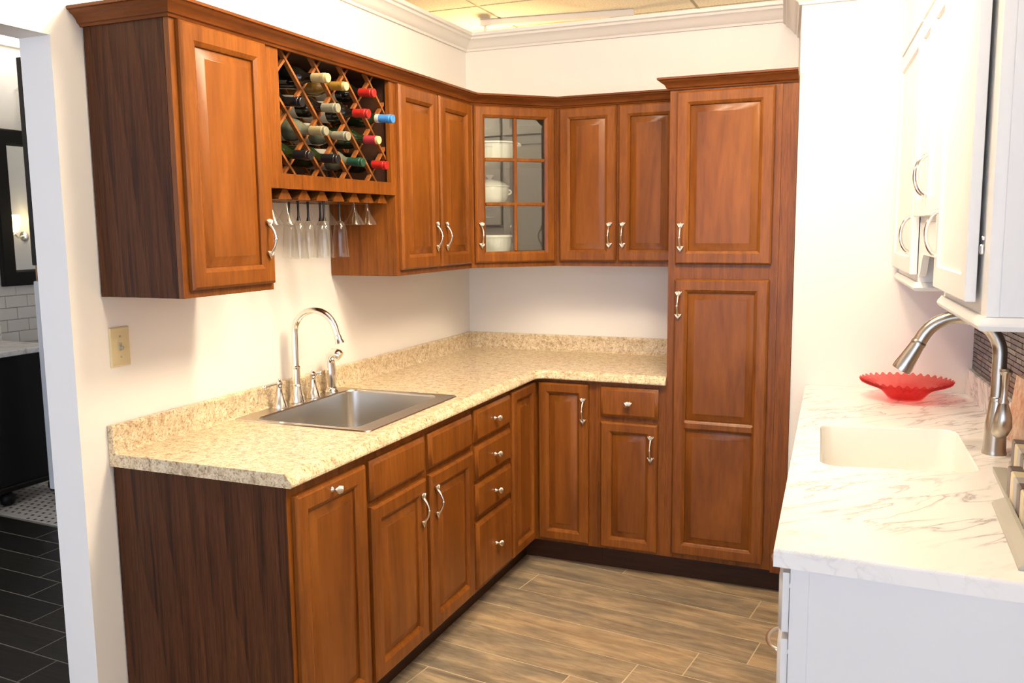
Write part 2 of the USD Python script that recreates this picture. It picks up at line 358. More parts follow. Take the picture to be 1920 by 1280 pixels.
def single(name, mesh, mat, label, category, group=None, smooth=30):
    p = part('/World', name, mesh, mat, smooth)
    tag(stage.GetPrimAtPath(p), label, category, group)
    return p

def local(pt, base, deg):
    a = math.radians(-deg); x, y = pt[0] - base[0], pt[1] - base[1]
    return (x * math.cos(a) - y * math.sin(a), x * math.sin(a) + y * math.cos(a))

# ------------------------------------------------------------------ room shell
WT = 0.115
TOP = 2.545
struct('wall_left', cat([bx(-WT, 0, -2.545, 0.0, -0.02, TOP), bx(-WT, 0, -3.75, -2.545, 2.07, TOP), bx(-WT, 0, -5.6, -3.75, -0.02, TOP)]), 'wall', False, 'white painted wall behind the sink, with the doorway to the next room')
struct('wall_back', bx(-WT, 1.668, 0.0, WT, -0.02, TOP), 'wall', False, 'cream painted back wall above the corner cabinets')
side_poly = Polygon([(1.726, -0.60), (2.40, -0.60), (2.40, 0.115), (1.669, 0.115), (1.669, 0.0)])
struct('wall_partition', extr(side_poly, -0.02, 2.475), 'wall', False, 'bright white wall end right of the pantry')
WR0, WR1 = np.array([2.385, -0.60]), np.array([2.385 + 0.0963 * 2.9, -3.5])
wr = struct('wall_right', extr(Polygon([WR0, WR1, WR1 + [0.1, 0], (2.485, 0.1), (2.401, 0.1), (2.401, -0.60)]), -0.02, 2.475), 'wall', False, 'right wall with the mosaic backsplash')

# kitchen floor: wood-look planks laid a few degrees off the cabinets
fl = thing('floor', 'wood-look plank tile floor of the kitchen', None, kind='structure')
part(fl, 'base', bx(-0.0, 3.4, -8.0, 0.0, -0.03, -0.0005), 'grout', False)
ang = -0.127; ca, sa = math.cos(ang), math.sin(ang)
region = sbox(0.44, -5.2, 1.98, -0.42)
row = 0.187
def plank_poly(u0, u1, v0, v1):
    o = np.array([0.568, -0.723])
    return Polygon([tuple(o + u * np.array([ca, sa]) + v * np.array([-sa, ca])) for u, v in ((u0, v0), (u1, v0), (u1, v1), (u0, v1))])
# joint positions (along u) seen in the photograph for the rows nearest the back
joints = {0: 1.06, -1: 0.11, -2: 1.15, -3: 0.975, -4: 0.81, -5: 0.63, -6: 0.16}
PLEN = 1.22
for r in range(-27, 3):
    j0 = joints.get(r, (r * 0.437) % PLEN)
    v0 = r * row
    for k in range(-4, 5):
        u0 = j0 + k * PLEN
        p = plank_poly(u0 + 0.0024, u0 + PLEN - 0.0024, v0 + 0.0024, v0 + row - 0.0024).intersection(region)
        if p.is_empty or p.area < 0.002: continue
        m = extr(p, -0.006, 0.0006 * rng.random())
        part(fl, 'floor_plank', m, PL[rng.integers(3)], False)

# side room floor: dark plank tiles, then a white mosaic strip
f2 = thing('floor_side', 'dark plank tile floor of the next room', None, kind='structure')
part(f2, 'base', bx(-3.3, -0.0, -5.6, 0.5, -0.03, -0.0006), 'grout_dark', False)
slope = -0.055
reg2 = sbox(-3.2, -4.0, -0.002, 0.0)
for r in range(0, 14):
    y0 = -1.075 - 0.165 * r
    for k in range(-3, 6):
        x0 = -1.90 + 0.235 * (r % 3) + (0.0 if r < 3 else 0.0) + 0.61 * k
        pts = [(x0 + 0.003, 0.003), (x0 + 0.607, 0.003), (x0 + 0.607, 0.162), (x0 + 0.003, 0.162)]
        p = Polygon([(x, y0 - 0.165 + v + slope * (x + 1.9)) for x, v in pts]).intersection(reg2)
        if p.is_empty or p.area < 0.002: continue
        part(f2, 'floor_tile', extr(p, -0.008, 0.0), DT[rng.integers(2)], False)
msk = Polygon([(-3.2, -0.985), (-0.13, -1.155), (-0.13, -0.02), (-3.2, -0.02)])
part(f2, 'mosaic_strip', extr(msk, -0.006, 0.001), 'subway', False, 'white mosaic strip with small black dots')
dots = []
for i in range(60):
    for j in range(22):
        x, y = -3.15 + 0.052 * i + 0.026 * (j % 2), -1.12 + 0.048 * j
        if msk.buffer(-0.015).contains(shapely.geometry.Point(x, y)): dots.append(bx(x - 0.008, x + 0.008, y - 0.008, y + 0.008, 0.0, 0.0016))
part(f2, 'mosaic_dot', cat(dots), 'black', False, kind='stuff')

# side room walls
wf = struct('wall_far', bx(-3.12, -3.0, -5.6, 0.5, -0.02, 2.75), 'wall', False, 'far wall of the next room, tiled low')
struct('wall_side', bx(-3.0, -WT, 0.16, 0.26, -0.02, 2.5), 'wall', False, 'end wall of the next room')
part(wf, 'tile_bed', bx(-3.0, -2.994, -1.6, 0.15, 0.86, 1.24), 'subway_grout', False)
for r in range(5):
    for k in range(12):
        y0 = -1.6 + 0.152 * k + 0.076 * (r % 2); y1 = min(y0 + 0.149, 0.14)
        if y1 > y0: part(wf, 'wall_tile', bx(-2.996, -2.986, y0, y1, 0.863 + 0.0755 * r, 0.935 + 0.0755 * r, 0.002), 'subway', False)

# the rest of the showroom: closed on three sides, open to the daylight of the shop front behind the camera
struct('wall_showroom', cat([bx(-4.1, -4.0, -8.0, 5.7, -0.03, 2.95), bx(4.6, 4.7, -8.0, 5.7, -0.03, 2.95), bx(-4.0, 4.6, 5.6, 5.7, -0.03, 2.95)]), 'wall', False, 'outer walls of the showroom')
struct('floor_showroom', cat([bx(3.4, 4.6, -8.0, 0.0, -0.03, -0.004), bx(-4.0, 4.6, 0.5, 5.6, -0.03, -0.004), bx(-4.0, -3.3, -8.0, 0.5, -0.03, -0.004), bx(-3.3, 0.0, -8.0, -5.6, -0.03, -0.004)]), 'grout', False, 'floor of the showroom around the display')

# ceiling: suspended tiles
ce = thing('ceiling', 'suspended tile ceiling above the display walls', None, kind='structure')
CZ = 2.90
part(ce, 'grid', bx(-4.0, 4.6, -8.0, 5.6, CZ + 0.004, CZ + 0.05), 'grid', False)
for i in range(-4, 3):
    for j in range(-15, 7):
        x0, y0 = 0.939 + 1.22 * i, 1.39 + 0.61 * j
        part(ce, 'ceiling_tile', bx(x0 + 0.010, x0 + 1.21, y0 + 0.010, y0 + 0.60, CZ, CZ + 0.02), 'ceiling_tile', False)

# white crown moulding along the wall tops
cp = [(0.0, 2.468), (0.010, 2.468), (0.014, 2.478), (0.024, 2.484), (0.034, 2.498), (0.046, 2.512), (0.058, 2.518), (0.062, 2.528), (0.072, 2.532), (0.074, 2.548), (0.0, 2.548)]
struct('trim_1', sweep([(0.0, -5.0), (0.0, 0.0), (1.668, 0.0)], cp), 'white_trim', 30, 'white crown moulding along the left and back wall tops')
cp2 = [(o, z - 0.072) for o, z in cp]
struct('trim_2', sweep([(1.669, 0.0), (1.726, -0.60), (2.39, -0.60)], cp2), 'white_trim', 30, 'white crown moulding on the wall end right of the pantry')

# ------------------------------------------------------------------ hardware
def handle_mesh():
    """bow pull with a shell at each end, standing out towards -y, centred on the origin, long in z"""
    z = np.linspace(-0.052, 0.052, 23)
    y = -0.004 - 0.024 * np.cos(z / 0.052 * PI / 2) ** 0.8
    y[0] = y[-1] = -0.004
    r = 0.0037 + 0.0026 * np.abs(z / 0.052) ** 2
    ms = [tube(np.stack([0 * z, y, z], 1), r, 10)]
    ms.append(lathe([(0.0035, -0.004), (0.0062, -0.003), (0.0066, 0), (0.0062, 0.003), (0.0035, 0.004)], 12, 'z', (0, -0.028, 0)))
    for s in (-1, 1):
        for k in range(-2, 3):
            e = ell((0, 0, 0), (0.0031, 0.0046, 0.0165), 1)
            e.apply_transform(trimesh.transformations.rotation_matrix(k * 0.24, [0, 1, 0]))
            e.apply_translation([k * 0.0036 , -0.007, s * (0.058 - 0.0012 * abs(k))]); ms.append(e)
    m = cat(ms); m.apply_scale([0.95, 1.0, 0.84]); return m
HANDLE = handle_mesh()

def knob_mesh():
    ms = [lathe([(0.0085, 0.0), (0.0075, -0.002), (0.0042, -0.006), (0.0040, -0.016), (0.007, -0.021)], 14, 'y')]
    for k in range(-3, 4):
        e = ell((0, 0, 0), (0.0036, 0.0055, 0.0125), 1)
        e.apply_transform(trimesh.transformations.rotation_matrix(k * 0.20 + 0.0, [0, 1, 0]))
        e.apply_transform(trimesh.transformations.rotation_matrix(-0.35, [1, 0, 0]))
        e.apply_translation([k * 0.0040, -0.024, 0.002 - 0.0009 * abs(k)]); ms.append(e)
    return cat(ms)
KNOB = knob_mesh()

def moved(m, x=0, y=0, z=0):
    m = m.copy(); m.apply_translation([x, y, z]); return m

# ------------------------------------------------------------------ cabinet parts (local frame: face towards -y, width along +x)
TH = 0.020
def outer_prof(fw):
    return [(0.0, -0.001), (0.0, -0.012), (0.003, -0.0165), (0.008, -TH), (fw - 0.012, -TH), (fw - 0.009, -TH + 0.002), (fw - 0.003, -0.0145), (fw, -0.012), (fw + 0.001, -0.004)]
def panel_prof(fw):
    return [(fw + 0.0005, -0.0045), (fw + 0.003, -0.0060), (fw + 0.006, -0.0065), (fw + 0.028, -0.0150), (fw + 0.030, -0.0168), (fw + 0.034, -0.0172)]

def door(parent, x0, x1, z0, z1, handle=None, knob=None, fw=0.058, mats=('door_wood', 'panel_wood'), split=None, label=None, hmat='nickel', name='door'):
    """raised-panel door; split = (z low, z high) of a middle rail"""
    frame = [ring_front(x0, x1, z0, z1, outer_prof(fw), cap=False)]
    if split:
        zs = [(z0, split[0] + fw), (split[1] - fw, z1)]
        rail = ring_front(x0 + fw - 0.012, x1 - fw + 0.012, split[0] - 0.0, split[1] + 0.0, [(0.0, -0.004), (0.0005, -0.012), (0.003, -0.0145), (0.009, -TH + 0.002), (0.012, -TH)], cap=True)
        frame.append(rail)
    else:
        zs = [(z0, z1)]
    frame.append(bx(x0 + 0.0005, x1 - 0.0005, -0.0035, -0.0008, z0 + 0.0005, z1 - 0.0005))
    d = part(parent, name, cat(frame), mats[0], 25, label)
    for a, b in zs:
        part(d, 'raised_panel', ring_front(x0, x1, a, b, panel_prof(fw), cap=True), mats[1], 25)
    if handle: part(d, 'handle', moved(HANDLE, handle[0], -TH, handle[1]), hmat, 40, 'silver bow handle with shell ends')
    if knob: part(d, 'knob', moved(KNOB, knob[0], -TH, knob[1]), hmat, 40, 'silver shell knob')
    return d

def drawer(parent, x0, x1, z0, z1, knob=None, mat='door_wood', name='drawer', hmat='nickel'):
    d = part(parent, name, ring_front(x0, x1, z0, z1, [(0.0, -0.001), (0.0, -0.009), (0.004, -0.013), (0.008, -0.0145), (0.012, -0.0185), (0.016, -TH)], cap=True), mat, 25)
    if knob: part(d, 'knob', moved(KNOB, knob[0], -TH, knob[1]), hmat, 40, 'silver shell knob')
    return d

def face_frame(parent, w, z0, z1, rails, stiles, mat='frame_wood', t=0.018):
    """stiles: (x0,x1) full height; rails: (z0,z1) between the outer stiles"""
    ms = [bx(a, b, 0.0, t, z0, z1, 0.0008) for a, b in stiles]
    ms += [bx(stiles[0][1], stiles[-1][0], 0.0004, t, a, b) for a, b in rails]
    return part(parent, 'face_frame', cat(ms), mat, False)

def carcass(parent, w, d, z0, z1, mat='frame_wood', t=0.016, front=0.018, shelves=(), name='body'):
    ms = [bx(0.0005, t, front, d, z0, z1), bx(w - t, w - 0.0005, front, d, z0, z1), bx(t, w - t, front, d, z0, z0 + t), bx(t, w - t, front, d, z1 - t, z1), bx(t, w - t, d - 0.006, d, z0 + t, z1 - t)]
    ms += [bx(t, w - t, front + 0.02, d - 0.006, z - 0.008, z + 0.008) for z in shelves]
    return part(parent, name, cat(ms), mat, False)

KZ, BZ = 0.114, 0.878        # toe kick, top of the base cabinets
BD = 0.605
# --- left run of base cabinets
y0 = -2.438
t = thing('base_cabinet', 'brown wood base cabinet at the near end, one tall door with a knob', 'cabinet', (0.61, y0, 0), 90)
carcass(t, 0.381, BD, KZ, BZ)
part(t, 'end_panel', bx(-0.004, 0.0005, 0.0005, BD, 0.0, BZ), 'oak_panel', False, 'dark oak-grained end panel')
face_frame(t, 0.381, KZ, BZ, [(KZ, 0.14), (0.84, BZ)], [(0.0, 0.035), (0.346, 0.381)])
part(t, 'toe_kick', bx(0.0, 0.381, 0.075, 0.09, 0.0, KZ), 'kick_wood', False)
door(t, 0.020, 0.366, 0.130, 0.846, knob=(0.185, 0.822))

t = thing('base_cabinet', 'brown wood sink base cabinet with two doors under two false drawer fronts', 'cabinet', (0.61, -2.057, 0), 90)
carcass(t, 0.762, BD, KZ, 0.70)
face_frame(t, 0.762, KZ, BZ, [(KZ, 0.14), (0.695, 0.73), (0.84, BZ)], [(0.0, 0.035), (0.36, 0.402), (0.727, 0.762)])
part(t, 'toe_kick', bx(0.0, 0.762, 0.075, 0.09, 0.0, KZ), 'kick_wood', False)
for a, b in ((0.014, 0.366), (0.396, 0.748)):
    drawer(t, a, b, 0.722, 0.848, name='drawer_front')
door(t, 0.014, 0.366, 0.130, 0.702, handle=(0.326, 0.600))
door(t, 0.396, 0.748, 0.130, 0.702, handle=(0.431, 0.600))

t = thing('base_cabinet', 'brown wood base cabinet with a stack of four drawers', 'cabinet', (0.61, -1.295, 0), 90)
carcass(t, 0.381, BD, KZ, BZ)
face_frame(t, 0.381, KZ, BZ, [(KZ, 0.14), (0.405, 0.425), (0.555, 0.58), (0.71, 0.735), (0.85, BZ)], [(0.0, 0.035), (0.346, 0.381)])
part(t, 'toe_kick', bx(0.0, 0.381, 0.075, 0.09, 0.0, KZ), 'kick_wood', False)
for a, b in ((0.730, 0.856), (0.578, 0.711), (0.426, 0.558), (0.133, 0.404)):
    drawer(t, 0.014, 0.367, a, b, knob=(0.19, (a + b) / 2))

# --- corner cabinet (local frame = world)
t = thing('corner_cabinet', 'brown wood corner base cabinet with two narrow doors meeting in the inner corner', 'cabinet', (0.003, -0.003, 0), 0)
o = np.array([0.003, -0.003])
def Lp(pts): return Polygon([(x - o[0], y - o[1]) for x, y in pts])
part(t, 'body', extr(Lp([(0.004, -0.913), (0.609, -0.913), (0.609, -0.609), (0.913, -0.609), (0.913, -0.004), (0.004, -0.004)]), KZ, BZ), 'frame_wood', False)
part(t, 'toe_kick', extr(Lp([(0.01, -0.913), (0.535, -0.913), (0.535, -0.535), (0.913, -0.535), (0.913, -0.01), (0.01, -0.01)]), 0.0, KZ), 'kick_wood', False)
def placed(m, deg, loc):
    m = m.copy(); m.apply_transform(trimesh.transformations.rotation_matrix(math.radians(deg), [0, 0, 1])); m.apply_translation(loc); return m
for x0, x1, deg, loc, hx in ((0.008, 0.282, 90, (0.609 - o[0], -0.914 - o[1], 0), None), (0.022, 0.262, 0, (0.61 - o[0], -0.609 - o[1], 0), 0.240)):
    fw = 0.052
    d = part(t, 'door', placed(cat([ring_front(x0, x1, 0.128, 0.862, outer_prof(fw), cap=False), bx(x0, x1, -0.0035, -0.0008, 0.129, 0.861)]), deg, loc), 'door_wood', 25)
    part(d, 'raised_panel', placed(ring_front(x0, x1, 0.128, 0.862, panel_prof(fw)), deg, loc), 'panel_wood', 25)
    if hx: part(d, 'handle', placed(moved(HANDLE, hx, -TH, 0.742), deg, loc), 'nickel', 40, 'silver bow handle with shell ends')

# --- back run
t = thing('base_cabinet', 'narrow brown wood base cabinet beside the pantry, one drawer above one door', 'cabinet', (0.914, -0.61, 0), 0)
carcass(t, 0.305, BD, KZ, BZ)
face_frame(t, 0.305, KZ, BZ, [(KZ, 0.14), (0.70, 0.73), (0.85, BZ)], [(0.0, 0.035), (0.268, 0.305)])
part(t, 'toe_kick', bx(0.0, 0.305, 0.075, 0.09, 0.0, KZ), 'kick_wood', False)
drawer(t, 0.014, 0.272, 0.724, 0.858, knob=(0.146, 0.792))
door(t, 0.014, 0.272, 0.126, 0.702, handle=(0.244, 0.595), fw=0.052)

t = thing('pantry_cabinet', 'tall brown wood pantry cabinet with a short upper door and a long lower door', 'cabinet', (1.219, -0.61, 0), 0)
PW = 0.447
carcass(t, PW, BD, KZ, 2.134, shelves=(1.37,))
part(t, 'face_frame', cat([bx(0.0, 0.035, 0, 0.018, KZ, 2.134, 0.0008), bx(0.412, PW, 0, 0.018, KZ, 2.134, 0.0008)] + [bx(0.035, 0.412, 0.0004, 0.018, a, b) for a, b in ((KZ, 0.145), (1.33, 1.40), (2.095, 2.134))]), 'frame_wood', False)
part(t, 'filler', bx(PW + 0.0006, 0.5055, 0.001, 0.02, KZ - 0.01, 2.134), 'frame_wood', False)
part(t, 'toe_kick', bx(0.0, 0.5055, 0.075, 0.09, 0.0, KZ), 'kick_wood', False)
door(t, 0.030, 0.420, 1.397, 2.100, handle=(0.055, 1.508), fw=0.056)
door(t, 0.030, 0.416, 0.136, 1.335, handle=(0.050, 1.225), fw=0.056, split=(0.690, 0.735))
wp = [(0.0, 2.108), (0.006, 2.108), (0.009, 2.114), (0.014, 2.117), (0.018, 2.126), (0.028, 2.136), (0.036, 2.140), (0.040, 2.146), (0.046, 2.148), (0.046, 2.156), (0.0, 2.156)]
single('crown_moulding', moved(sweep([(-0.0005, 0.60), (-0.0005, -0.0005), (0.5055, -0.0005)], wp), 1.219, -0.61, 0), 'crown_wood', 'brown wood crown moulding around the top of the tall pantry', 'moulding')

# ------------------------------------------------------------------ wall cabinets
UZ, UT, UD = 1.372, 2.134, 0.300
t = thing('wall_cabinet', 'brown wood wall cabinet at the near end with one tall door and an oak-grained side', 'cabinet', (0.305, -2.438, 0), 90)
carcass(t, 0.381, UD, UZ, UT)
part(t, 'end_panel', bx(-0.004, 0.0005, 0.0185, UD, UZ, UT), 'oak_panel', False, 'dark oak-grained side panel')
face_frame(t, 0.381, UZ, UT, [(UZ, 1.41), (2.09, UT)], [(-0.004, 0.035), (0.346, 0.381)])
door(t, 0.018, 0.372, 1.393, 2.106, handle=(0.340, 1.528))

# wine rack cabinet
t = thing('wine_rack_cabinet', 'brown wood wall cabinet open in front with a diagonal lattice of wine bottles', 'cabinet', (0.305, -2.057, 0), 90)
W0, W1, WZ0, WZ1, WB = 0.068, 0.734, 1.731, 2.112, 1.684
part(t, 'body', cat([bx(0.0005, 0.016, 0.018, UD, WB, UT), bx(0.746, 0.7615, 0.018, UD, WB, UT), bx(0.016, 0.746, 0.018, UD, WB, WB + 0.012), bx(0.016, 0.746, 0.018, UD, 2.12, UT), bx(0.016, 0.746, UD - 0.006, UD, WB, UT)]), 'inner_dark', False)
part(t, 'face_frame', cat([bx(0.0, W0, 0, 0.018, WB, UT), bx(W1, 0.762, 0, 0.018, WB, UT), bx(W0, W1, 0, 0.018, WB, WZ0), bx(W0, W1, 0, 0.018, WZ1, UT)]), 'frame_wood', False)
clip = sbox(W0 - 0.02, WZ0 - 0.03, W1 + 0.004, WZ1 + 0.005)
cy0, cz0, S = -1.587 + 2.057, 2.09, 0.083            # one lattice node, half diagonal
for lay, (ya, yb) in enumerate(((0.022, 0.040), (0.185, 0.200))):
    for sgn in (1, -1):
        for k in range(-8, 9):
            # line: (x - cy0) * sgn + (z - cz0) = 2*S*k
            c = 2 * S * k
            x_a, x_b = -0.2, 1.0
            za, zb = cz0 + c - sgn * (x_a - cy0), cz0 + c - sgn * (x_b - cy0)
            line = shapely.geometry.LineString([(x_a, za), (x_b, zb)]).buffer(0.0042, cap_style=2)
            g = line.intersection(clip)
            if g.is_empty or g.area < 2e-4: continue
            part(t, 'lattice_slat', extr_xz(g, ya + (0.0 if sgn > 0 else 0.003), yb - (0.003 if sgn > 0 else 0.0)), 'lattice_wood', False)
for k, yc in enumerate((-1.952, -1.850, -1.749, -1.649, -1.549, -1.452, -1.356)):
    x = yc + 2.057
    part(t, 'glass_rail', extr_xz(Polygon([(x - 0.012, 1.6835), (x + 0.012, 1.6835), (x + 0.033, 1.6565), (x + 0.033, 1.652), (x - 0.033, 1.652), (x - 0.033, 1.6565)]), 0.022, UD - 0.01), 'frame_wood', False)

t = thing('wall_cabinet', 'brown wood wall cabinet with two narrow doors between wine rack and glass cabinet', 'cabinet', (0.305, -1.295, 0), 90)
carcass(t, 0.686, UD, UZ, UT)
part(t, 'side_panel', bx(-0.003, 0.0005, 0.0185, UD, UZ, 1.6835), 'frame_wood', False)
face_frame(t, 0.686, UZ, UT, [(UZ, 1.41), (2.09, UT)], [(0.0, 0.035), (0.325, 0.366), (0.651, 0.686)])
door(t, 0.020, 0.337, 1.395, 2.106, handle=(0.300, 1.522))
door(t, 0.357, 0.668, 1.395, 2.106, handle=(0.388, 1.522))

# diagonal corner cabinet with glass door
DB = (0.305, -0.61)
t = thing('corner_wall_cabinet', 'brown wood diagonal corner wall cabinet with a six-pane glass door', 'cabinet', (*DB, 0), 45)
def dl(x, y): return local((x, y), DB, 45)
DW = 0.305 * math.sqrt(2)
inner = Polygon([dl(*p) for p in ((0.004, -0.609), (0.305, -0.609), (0.609, -0.305), (0.609, -0.004), (0.004, -0.004))])
def wall_strip(a, b, th):
    a, b = np.array(a), np.array(b); d = (b - a) / np.linalg.norm(b - a); n = np.array([-d[1], d[0]])
    return Polygon([dl(*a), dl(*b), dl(*(b + n * th)), dl(*(a + n * th))])
part(t, 'body', cat([extr(inner, UZ, UZ + 0.016), extr(inner, UT - 0.016, UT)] + [extr(wall_strip(a, b, 0.014).intersection(inner), UZ + 0.016, UT - 0.016) for a, b in
     (((0.006, -0.609), (0.305, -0.609)), ((0.609, -0.305), (0.609, -0.006)), ((0.609, -0.004), (0.004, -0.004)), ((0.004, -0.004), (0.004, -0.609)))]), 'inner_pale', False)
for z in (1.664, 1.866):
    part(t, 'shelf', extr(inner.buffer(-0.02), z - 0.008, z + 0.008), 'inner_pale', False)
face_frame(t, DW, UZ, UT, [(UZ, 1.41), (2.09, UT)], [(0.0, 0.022), (DW - 0.022, DW)])
D0, D1, DZ0, DZ1, FW = 0.014, DW - 0.014, 1.395, 2.106, 0.052
fr = [ring_front(D0, D1, DZ0, DZ1, outer_prof(FW)[:-1] + [(FW, -0.001), (0.0, -0.001)], cap=False)]
d = part(t, 'door', cat(fr), 'door_wood', 25)
gx0, gx1, gz0, gz1 = D0 + FW, D1 - FW, DZ0 + FW, DZ1 - FW
gxm = (gx0 + gx1) / 2; mw = 0.008
part(d, 'muntin', bx(gxm - mw, gxm + mw, -0.019, -0.003, gz0, gz1, 0.003), 'door_wood', False)
zr = [gz0, 1.664, 1.866, gz1]
for z in zr[1:3]:
    part(d, 'muntin', bx(gx0, gx1, -0.0185, -0.003, z - mw, z + mw, 0.003), 'door_wood', False)
for i in range(3):
    for a, b in ((gx0 + 0.001, gxm - 0.004), (gxm + 0.004, gx1 - 0.001)):
        part(d, 'glass_pane', bx(a, b, -0.008, -0.005, zr[i] + 0.002, zr[i + 1] - 0.002), 'pane', False)
part(d, 'handle', moved(HANDLE, 0.042, -TH, 1.522), 'nickel', 40, 'silver bow handle with shell ends')

t = thing('wall_cabinet', 'brown wood wall cabinet with two doors between glass cabinet and pantry', 'cabinet', (0.61, -0.305, 0), 0)
carcass(t, 0.607, UD, UZ, UT)
face_frame(t, 0.607, UZ, UT, [(UZ, 1.41), (2.09, UT)], [(0.0, 0.035), (0.285, 0.325), (0.572, 0.607)])
door(t, 0.020, 0.298, 1.395, 2.106, handle=(0.268, 1.516), fw=0.054)
door(t, 0.308, 0.590, 1.395, 2.106, handle=(0.332, 1.516), fw=0.054)

single('crown_moulding', sweep([(0.001, -2.4425), (0.3055, -2.4425), (0.3055, -0.6102), (0.6102, -0.3055), (1.171, -0.3055)], [(o_ + (0.0005), z) for o_, z in wp]), 'crown_wood', 'brown wood crown moulding running along the tops of the wall cabinets', 'moulding')

# ------------------------------------------------------------------ granite-look countertop
CB, CT, CD, NE = 0.8795, 0.917, 0.640, -2.452
t = thing('countertop', 'beige speckled L-shaped laminate countertop with a low backsplash', 'countertop', (0, 0, 0), 0)
SX0, SX1, SY0, SY1 = 0.100, 0.505, -1.935, -1.345     # sink cut-out
inset = 0.06
path = [(CD - inset, NE)] + [(CD - inset, -CD - 0.04)] + [(CD - inset + 0.10 - 0.10 * math.cos(a), -CD - 0.04 + 0.10 * math.sin(a)) for a in np.linspace(0.15, PI / 2 - 0.15, 8)] + [(CD + 0.04, -CD + inset), (1.2185, -CD + inset)]
front_prof = [(0.0, CB), (inset - 0.004, CB), (inset, CB + 0.004), (inset, CB + 0.010), (inset - 0.003, CB + 0.018), (inset - 0.012, CB + 0.025), (inset - 0.017, CB + 0.033), (inset - 0.024, CT), (0.0, CT)]
edge = sweep(path, front_prof)
slab = Polygon([(0.002, NE)] + path + [(1.2185, -0.002), (0.002, -0.002)]).difference(sbox(SX0 - 0.012, SY0 - 0.012, SX1 + 0.012, SY1 + 0.012))
part(t, 'worktop', cat([edge, extr(slab, CB, CT)]), 'granite', 20)
bp = [(0.0005, CT), (0.030, CT), (0.024, CT + 0.004), (0.020, CT + 0.014), (0.0185, CT + 0.055), (0.021, CT + 0.066), (0.021, CT + 0.077), (0.017, CT + 0.083), (0.0005, CT + 0.083)]
part(t, 'backsplash', sweep([(0.0015, NE), (0.0015, -0.0015), (1.2185, -0.0015)], bp), 'granite', 30)

# stainless drop-in sink
def rrect(x0, x1, y0, y1, r, z, n=6):
    pts = []
    for cx, cy, a0 in ((x1 - r, y0 + r, -PI / 2), (x1 - r, y1 - r, 0), (x0 + r, y1 - r, PI / 2), (x0 + r, y0 + r, PI)):
        pts += [(cx + r * math.cos(a0 + a), cy + r * math.sin(a0 + a), z) for a in np.linspace(0, PI / 2, n)]
    return pts
t = thing('kitchen_sink', 'single-bowl stainless steel drop-in sink in the beige countertop', 'sink', (0.30, -1.64, CT), 0)
def rr(x0, x1, y0, y1, r, z): return [(a - 0.30, b + 1.64, c - CT) for a, b, c in rrect(x0, x1, y0, y1, r, z)]
RX0, RX1, RY0, RY1 = 0.034, 0.572, -1.962, -1.318
zt = CT + 0.004
rim = loft([rr(RX0, RX1, RY0, RY1, 0.02, CT + 0.0005), rr(RX0 + 0.003, RX1 - 0.003, RY0 + 0.003, RY1 - 0.003, 0.02, zt), rr(RX0 + 0.012, RX1 - 0.012, RY0 + 0.012, RY1 - 0.012, 0.02, zt - 0.0008),
            rr(SX0 + 0.0, SX1, SY0, SY1, 0.045, zt - 0.001), rr(SX0 + 0.004, SX1 - 0.004, SY0 + 0.004, SY1 - 0.004, 0.045, CT - 0.004),
            rr(SX0 + 0.010, SX1 - 0.010, SY0 + 0.010, SY1 - 0.010, 0.045, CT - 0.12), rr(SX0 + 0.02, SX1 - 0.02, SY0 + 0.02, SY1 - 0.02, 0.045, CT - 0.165), rr(SX0 + 0.05, SX1 - 0.05, SY0 + 0.05, SY1 - 0.05, 0.03, CT - 0.178)], False, True)
part(t, 'basin', rim, 'steel', 40)
part(t, 'drain', lathe([(0.045, -0.1775), (0.045, -0.1755), (0.036, -0.1755), (0.030, -0.179), (0.012, -0.179)], 24, 'z', (0.0, 0.0, 0.0)), 'chrome', 30)

# faucet set
zf = CT + 0.0035
def bell(h, r0, r1):
    return [(r0, 0.0), (r0 * 1.02, h * 0.05), (r0 * 0.9, h * 0.13), (r0 * 0.92, h * 0.18), (r0 * 0.78, h * 0.26), (r1 * 1.45, h * 0.55), (r1 * 1.1, h * 0.82), (r1, h * 0.93), (r1 * 1.3, h)]
fx = 0.068
t = thing('faucet', 'chrome high-arc faucet with two lever handles on the steel sink', 'faucet', (fx, -1.645, zf), 0)
part(t, 'spout_base', lathe([(0.029, 0.0), (0.030, 0.006), (0.026, 0.014), (0.027, 0.02), (0.022, 0.032), (0.017, 0.06), (0.0155, 0.064), (0.0175, 0.068), (0.0155, 0.072), (0.0148, 0.125), (0.0165, 0.128), (0.0165, 0.134), (0.0125, 0.138)], 28), 'chrome', 40)
hs, ra = 0.259, 0.083
sp = [(0, 0, z) for z in np.linspace(0.13, hs - 0.0, 8)] + [(ra - ra * math.cos(a), 0.02 * math.sin(a / 2) ** 2, hs + ra * 1.02 * math.sin(a)) for a in np.linspace(0.12, PI * 0.92, 26)]
e = np.array(sp[-1]); dv = e - np.array(sp[-2]); dv /= np.linalg.norm(dv)
sp += [tuple(e + dv * s) for s in (0.010, 0.02, 0.03)]
part(t, 'spout', tube(sp, [0.0122] * (len(sp) - 3) + [0.0115, 0.0112, 0.0112], 18), 'chrome', 60)
e = np.array(sp[-1])
part(t, 'spout_tip', tube([e - dv * 0.004, e + dv * 0.004, e + dv * 0.012, e + dv * 0.022, e + dv * 0.028], [0.012, 0.0135, 0.0128, 0.0165, 0.0175], 20), 'chrome', 40)
